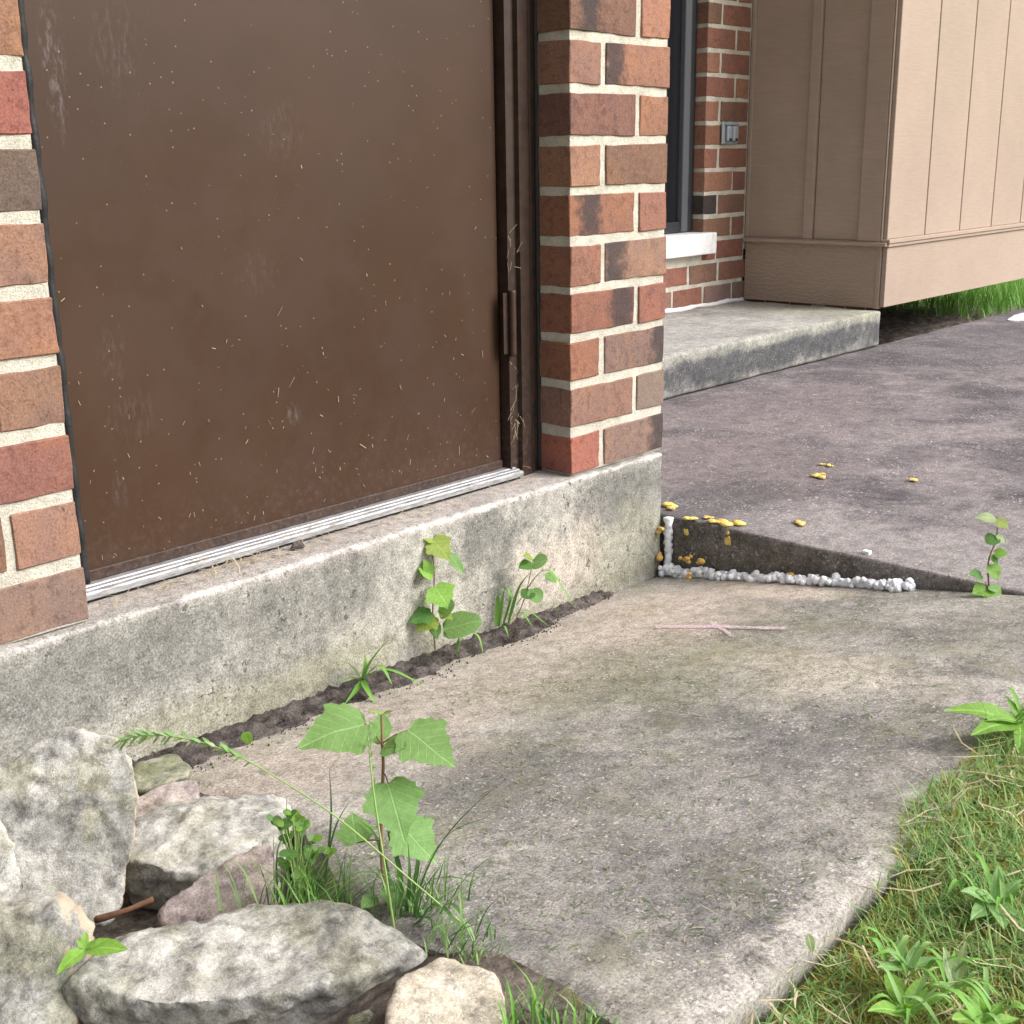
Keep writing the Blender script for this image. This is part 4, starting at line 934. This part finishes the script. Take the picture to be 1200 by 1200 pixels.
# brown stick between the stones
BR = NT('bark', .9, .2); BR.col(BR.ramp(BR.noise(80, 5), [(.3, (.10, .05, .03)), (.7, (.24, .13, .08))])); BARK = BR.m
tag(bead('twig', curve([atp(112, 1078, 2, -.2), atp(145, 1068, 2, -.19), atp(180, 1054, 2, -.185)], 6), .0035, BARK, None, 3, 6), 'short reddish brown twig lying between the stones', 'twig')
tag(stone('x', [Vector((-.612, .040, .002))+Vector(q) for q in [(-.016, 0, 0), (.016, 0, 0), (0, .01, 0), (0, -.01, 0), (-.008, 0, .012), (.009, .002, .011), (.012, .006, .004), (-.012, -.006, .005)]], SOIL, 11, .002, 2, 'dirt_clod'), 'dark dirt clod on the foundation ledge by the threshold', 'clod'); bpy.data.objects['dirt_clod'].pop('group', None)

# ------------------------------------------------------------------ foam sealant
FW = NT('white_foam', .8, .2); FW.b.inputs['Subsurface Weight'].default_value = .25; FW.b.inputs['Subsurface Radius'].default_value = (.004, .004, .004); FW.col(FW.ramp(FW.noise(90, 4), [(.3, (.80, .83, .88)), (.5, (.90, .92, .95))])); FW.bump(FW.noise(220, 4), .5, .003); FOAMW = FW.m
FO = NT('orange_foam', .7, .3); FO.col(FO.ramp(FO.noise(70, 4), [(.3, (.50, .27, .06)), (.6, (.70, .46, .14))])); FO.bump(FO.noise(220, 4), .5, .003); FOAMO = FO.m
FY = NT('yellow_foam', .7, .3); FY.col(FY.ramp(FY.noise(90, 4), [(.3, (.62, .42, .07)), (.6, (.80, .62, .20))])); FY.bump(FY.noise(220, 4), .6, .003); FOAMY = FY.m
def lump(bm, c, r, seed, flat=(1, 1, 1)):
    q = bmesh.ops.create_icosphere(bm, subdivisions=2, radius=1)
    for v in q['verts']:
        k = 1+.35*mnoise.noise(v.co*1.7+Vector((seed*3.1, seed, 0)))+.15*mnoise.noise(v.co*4+Vector((seed, 0, 0)))
        v.co = Vector(c)+Vector((v.co.x*flat[0], v.co.y*flat[1], v.co.z*flat[2]))*k*r
fm = empty('foam_bead', (.27, -.3, -.21)); tag(fm, 'lumpy white foam bead filling the joint below the raised slab', 'foam')
bm = bmesh.new(); sd = 0
def foamtube(pts, r):
    rings = []
    for k, p in enumerate(pts):
        t = (pts[min(k+1, len(pts)-1)]-pts[max(k-1, 0)]).normalized(); a = t.cross(Vector((0, 0, 1))) if abs(t.z) < .8 else t.cross(Vector((0, 1, 0))); a.normalize(); b = t.cross(a); ring = []
        for q in range(10):
            an = 2*math.pi*q/10; dv = a*math.cos(an)+b*math.sin(an); pp = p+dv*r
            ring.append(bm.verts.new(p+dv*r*(.75+.75*abs(mnoise.noise(pp*55))+.5*mnoise.noise(pp*130)+.2*mnoise.noise(pp*300))))
        rings.append(ring)
    for A, B in zip(rings[:-1], rings[1:]):
        for q in range(10): bm.faces.new((A[q], A[(q+1) % 10], B[(q+1) % 10], B[q]))
    bm.faces.new(rings[0][::-1]); bm.faces.new(rings[-1])
foamtube([Vector((.276+.004*mnoise.noise(Vector((y_*40, 0, 0))), y_, slabz(.276, y_)+.004+.003*mnoise.noise(Vector((y_*50, 3, 0))))) for y_ in np.arange(-.03, -.566, -.003)], .0100)
foamtube([Vector((.279+.003*mnoise.noise(Vector((z_*40, 0, 0))), -.028, z_)) for z_ in np.arange(-.25, -.134, .003)], .0088)
for k in range(130):
    sd += 1; y_ = -random.uniform(.03, .562); lump(bm, (.272+random.uniform(-.014, .006), y_, slabz(.27, y_)+random.uniform(.003, .016)), random.uniform(.0035, .0085), sd)
for k in range(46): sd += 1; lump(bm, (.266+random.uniform(-.014, .008), -.055+random.uniform(-.04, .03), slabz(.27, -.04)+random.uniform(.004, .022)), random.uniform(.004, .008), sd)
bmesh.ops.recalc_face_normals(bm, faces=bm.faces[:])
frombm('foam_body', bm, FOAMW, fm, True)
for (a, b, r, ax) in [(771, 652, .015, 0), (773, 620, .011, 0), (805, 655, .011, 0), (823, 659, .011, 0), (795, 668, .013, 1), (820, 670, .018, 1), (806, 676, .009, 1), (842, 672, .008, 1), (926, 677, .010, 1), (910, 677, .006, 1)]:
    bm = bmesh.new(); sd += 1
    q = atp(a, b, 0, .260) if ax == 0 else on_slab(a, b, .010)
    for z_ in range(5): sd += 1; lump(bm, q+Vector((random.gauss(0, r*.3), random.gauss(0, r*.45), random.gauss(0, r*.35))), r*random.uniform(.35, .6), sd, (.9, 1.1, .8))
    frombm('foam_clump', bm, FOAMO, fm, True)
def bits(label, pxs, mat, z=None, face=False):
    for k, (a, b, r, lab) in enumerate(pxs):
        r *= 1.3
        bm = bmesh.new(); q = atp(a, b, 2, -.131) if not face else atp(a, b, 0, .283)
        for s_ in range(7): lump(bm, q+Vector((random.gauss(0, r*.5), random.gauss(0, r*.8), 0)) if not face else q+Vector((0, random.gauss(0, r*.3), random.gauss(0, r*.55))), r*random.uniform(.3, .7), random.random()*60, (1, 1.2, .4) if not face else (.4, .8, 1.1))
        tag(frombm('foam_bit', bm, mat, None, True), lab, 'foam bit', 'loose yellow foam bits near the joint')
bits('', [(785, 592, .011, 'flat yellow foam scrap on the patio right at the foundation corner'), (808, 607, .008, 'orange foam scrap on the lip of the raised slab'), (831, 606, .0055, 'tiny pale orange foam crumb between two larger scraps on the slab lip'),
          (850, 612, .014, 'largest bright yellow foam scrap on the lip of the raised slab'), (938, 613, .008, 'single flat orange foam scrap set back from the lip with no other near'), (957, 557, .010, 'forked yellow foam scrap out on the dark patio'),
          (970, 545, .006, 'small yellow foam scrap out on the dark patio'), (1069, 562, .006, 'faint yellow foam crumb alone on the dark patio')], FOAMY)
bits('', [(853, 630, .008, 'yellow foam drip hanging on the face of the raised slab'), (804, 624, .005, 'small orange foam dab on the face of the raised slab')], FOAMY, None, True)
# white chip on the slab edge
tag(box('white_chip', tuple(atp(1016, 648, 2, -.133)-Vector((.006, .007, .002))), tuple(atp(1016, 648, 2, -.133)+Vector((.006, .007, .005))), FOAMW, None, .002, 2), 'tiny white foam chip on the lip of the raised slab', 'foam chip')
# chalk arrow
CH = NT('pink_chalk', .95, .1); CH.col((.74, .56, .63)); CH.set(CH.b.inputs['Alpha'], CH.mr(CH.noise(300, 4, .8), .41, .58, 0., .8)); CHALK = CH.m
ca = empty('chalk_arrow', tuple(on_slab(840, 733))); tag(ca, 'thin pink chalk arrow drawn on the sunken slab', 'chalk mark')
def chalk(name, a, b, wdt):
    v = []; f = []; N = 40
    for k in range(N+1):
        t = k/N; x_, y_ = a[0]+(b[0]-a[0])*t, a[1]+(b[1]-a[1])*t+.4*math.sin(t*9); p_ = on_slab(x_, y_, .0032); q_ = on_slab(x_+.01, y_+wdt*(1+.3*mnoise.noise(Vector((t*20, 0, 0)))), .0032); v += [p_, q_]
        if k: f.append((2*k-2, 2*k-1, 2*k+1, 2*k))
    return pyd(name, v, f, CHALK, ca)
chalk('arrow_shaft', (768, 732), (921, 734), 3.2); chalk('arrow_head', (832, 726), (857, 741), 4.5)
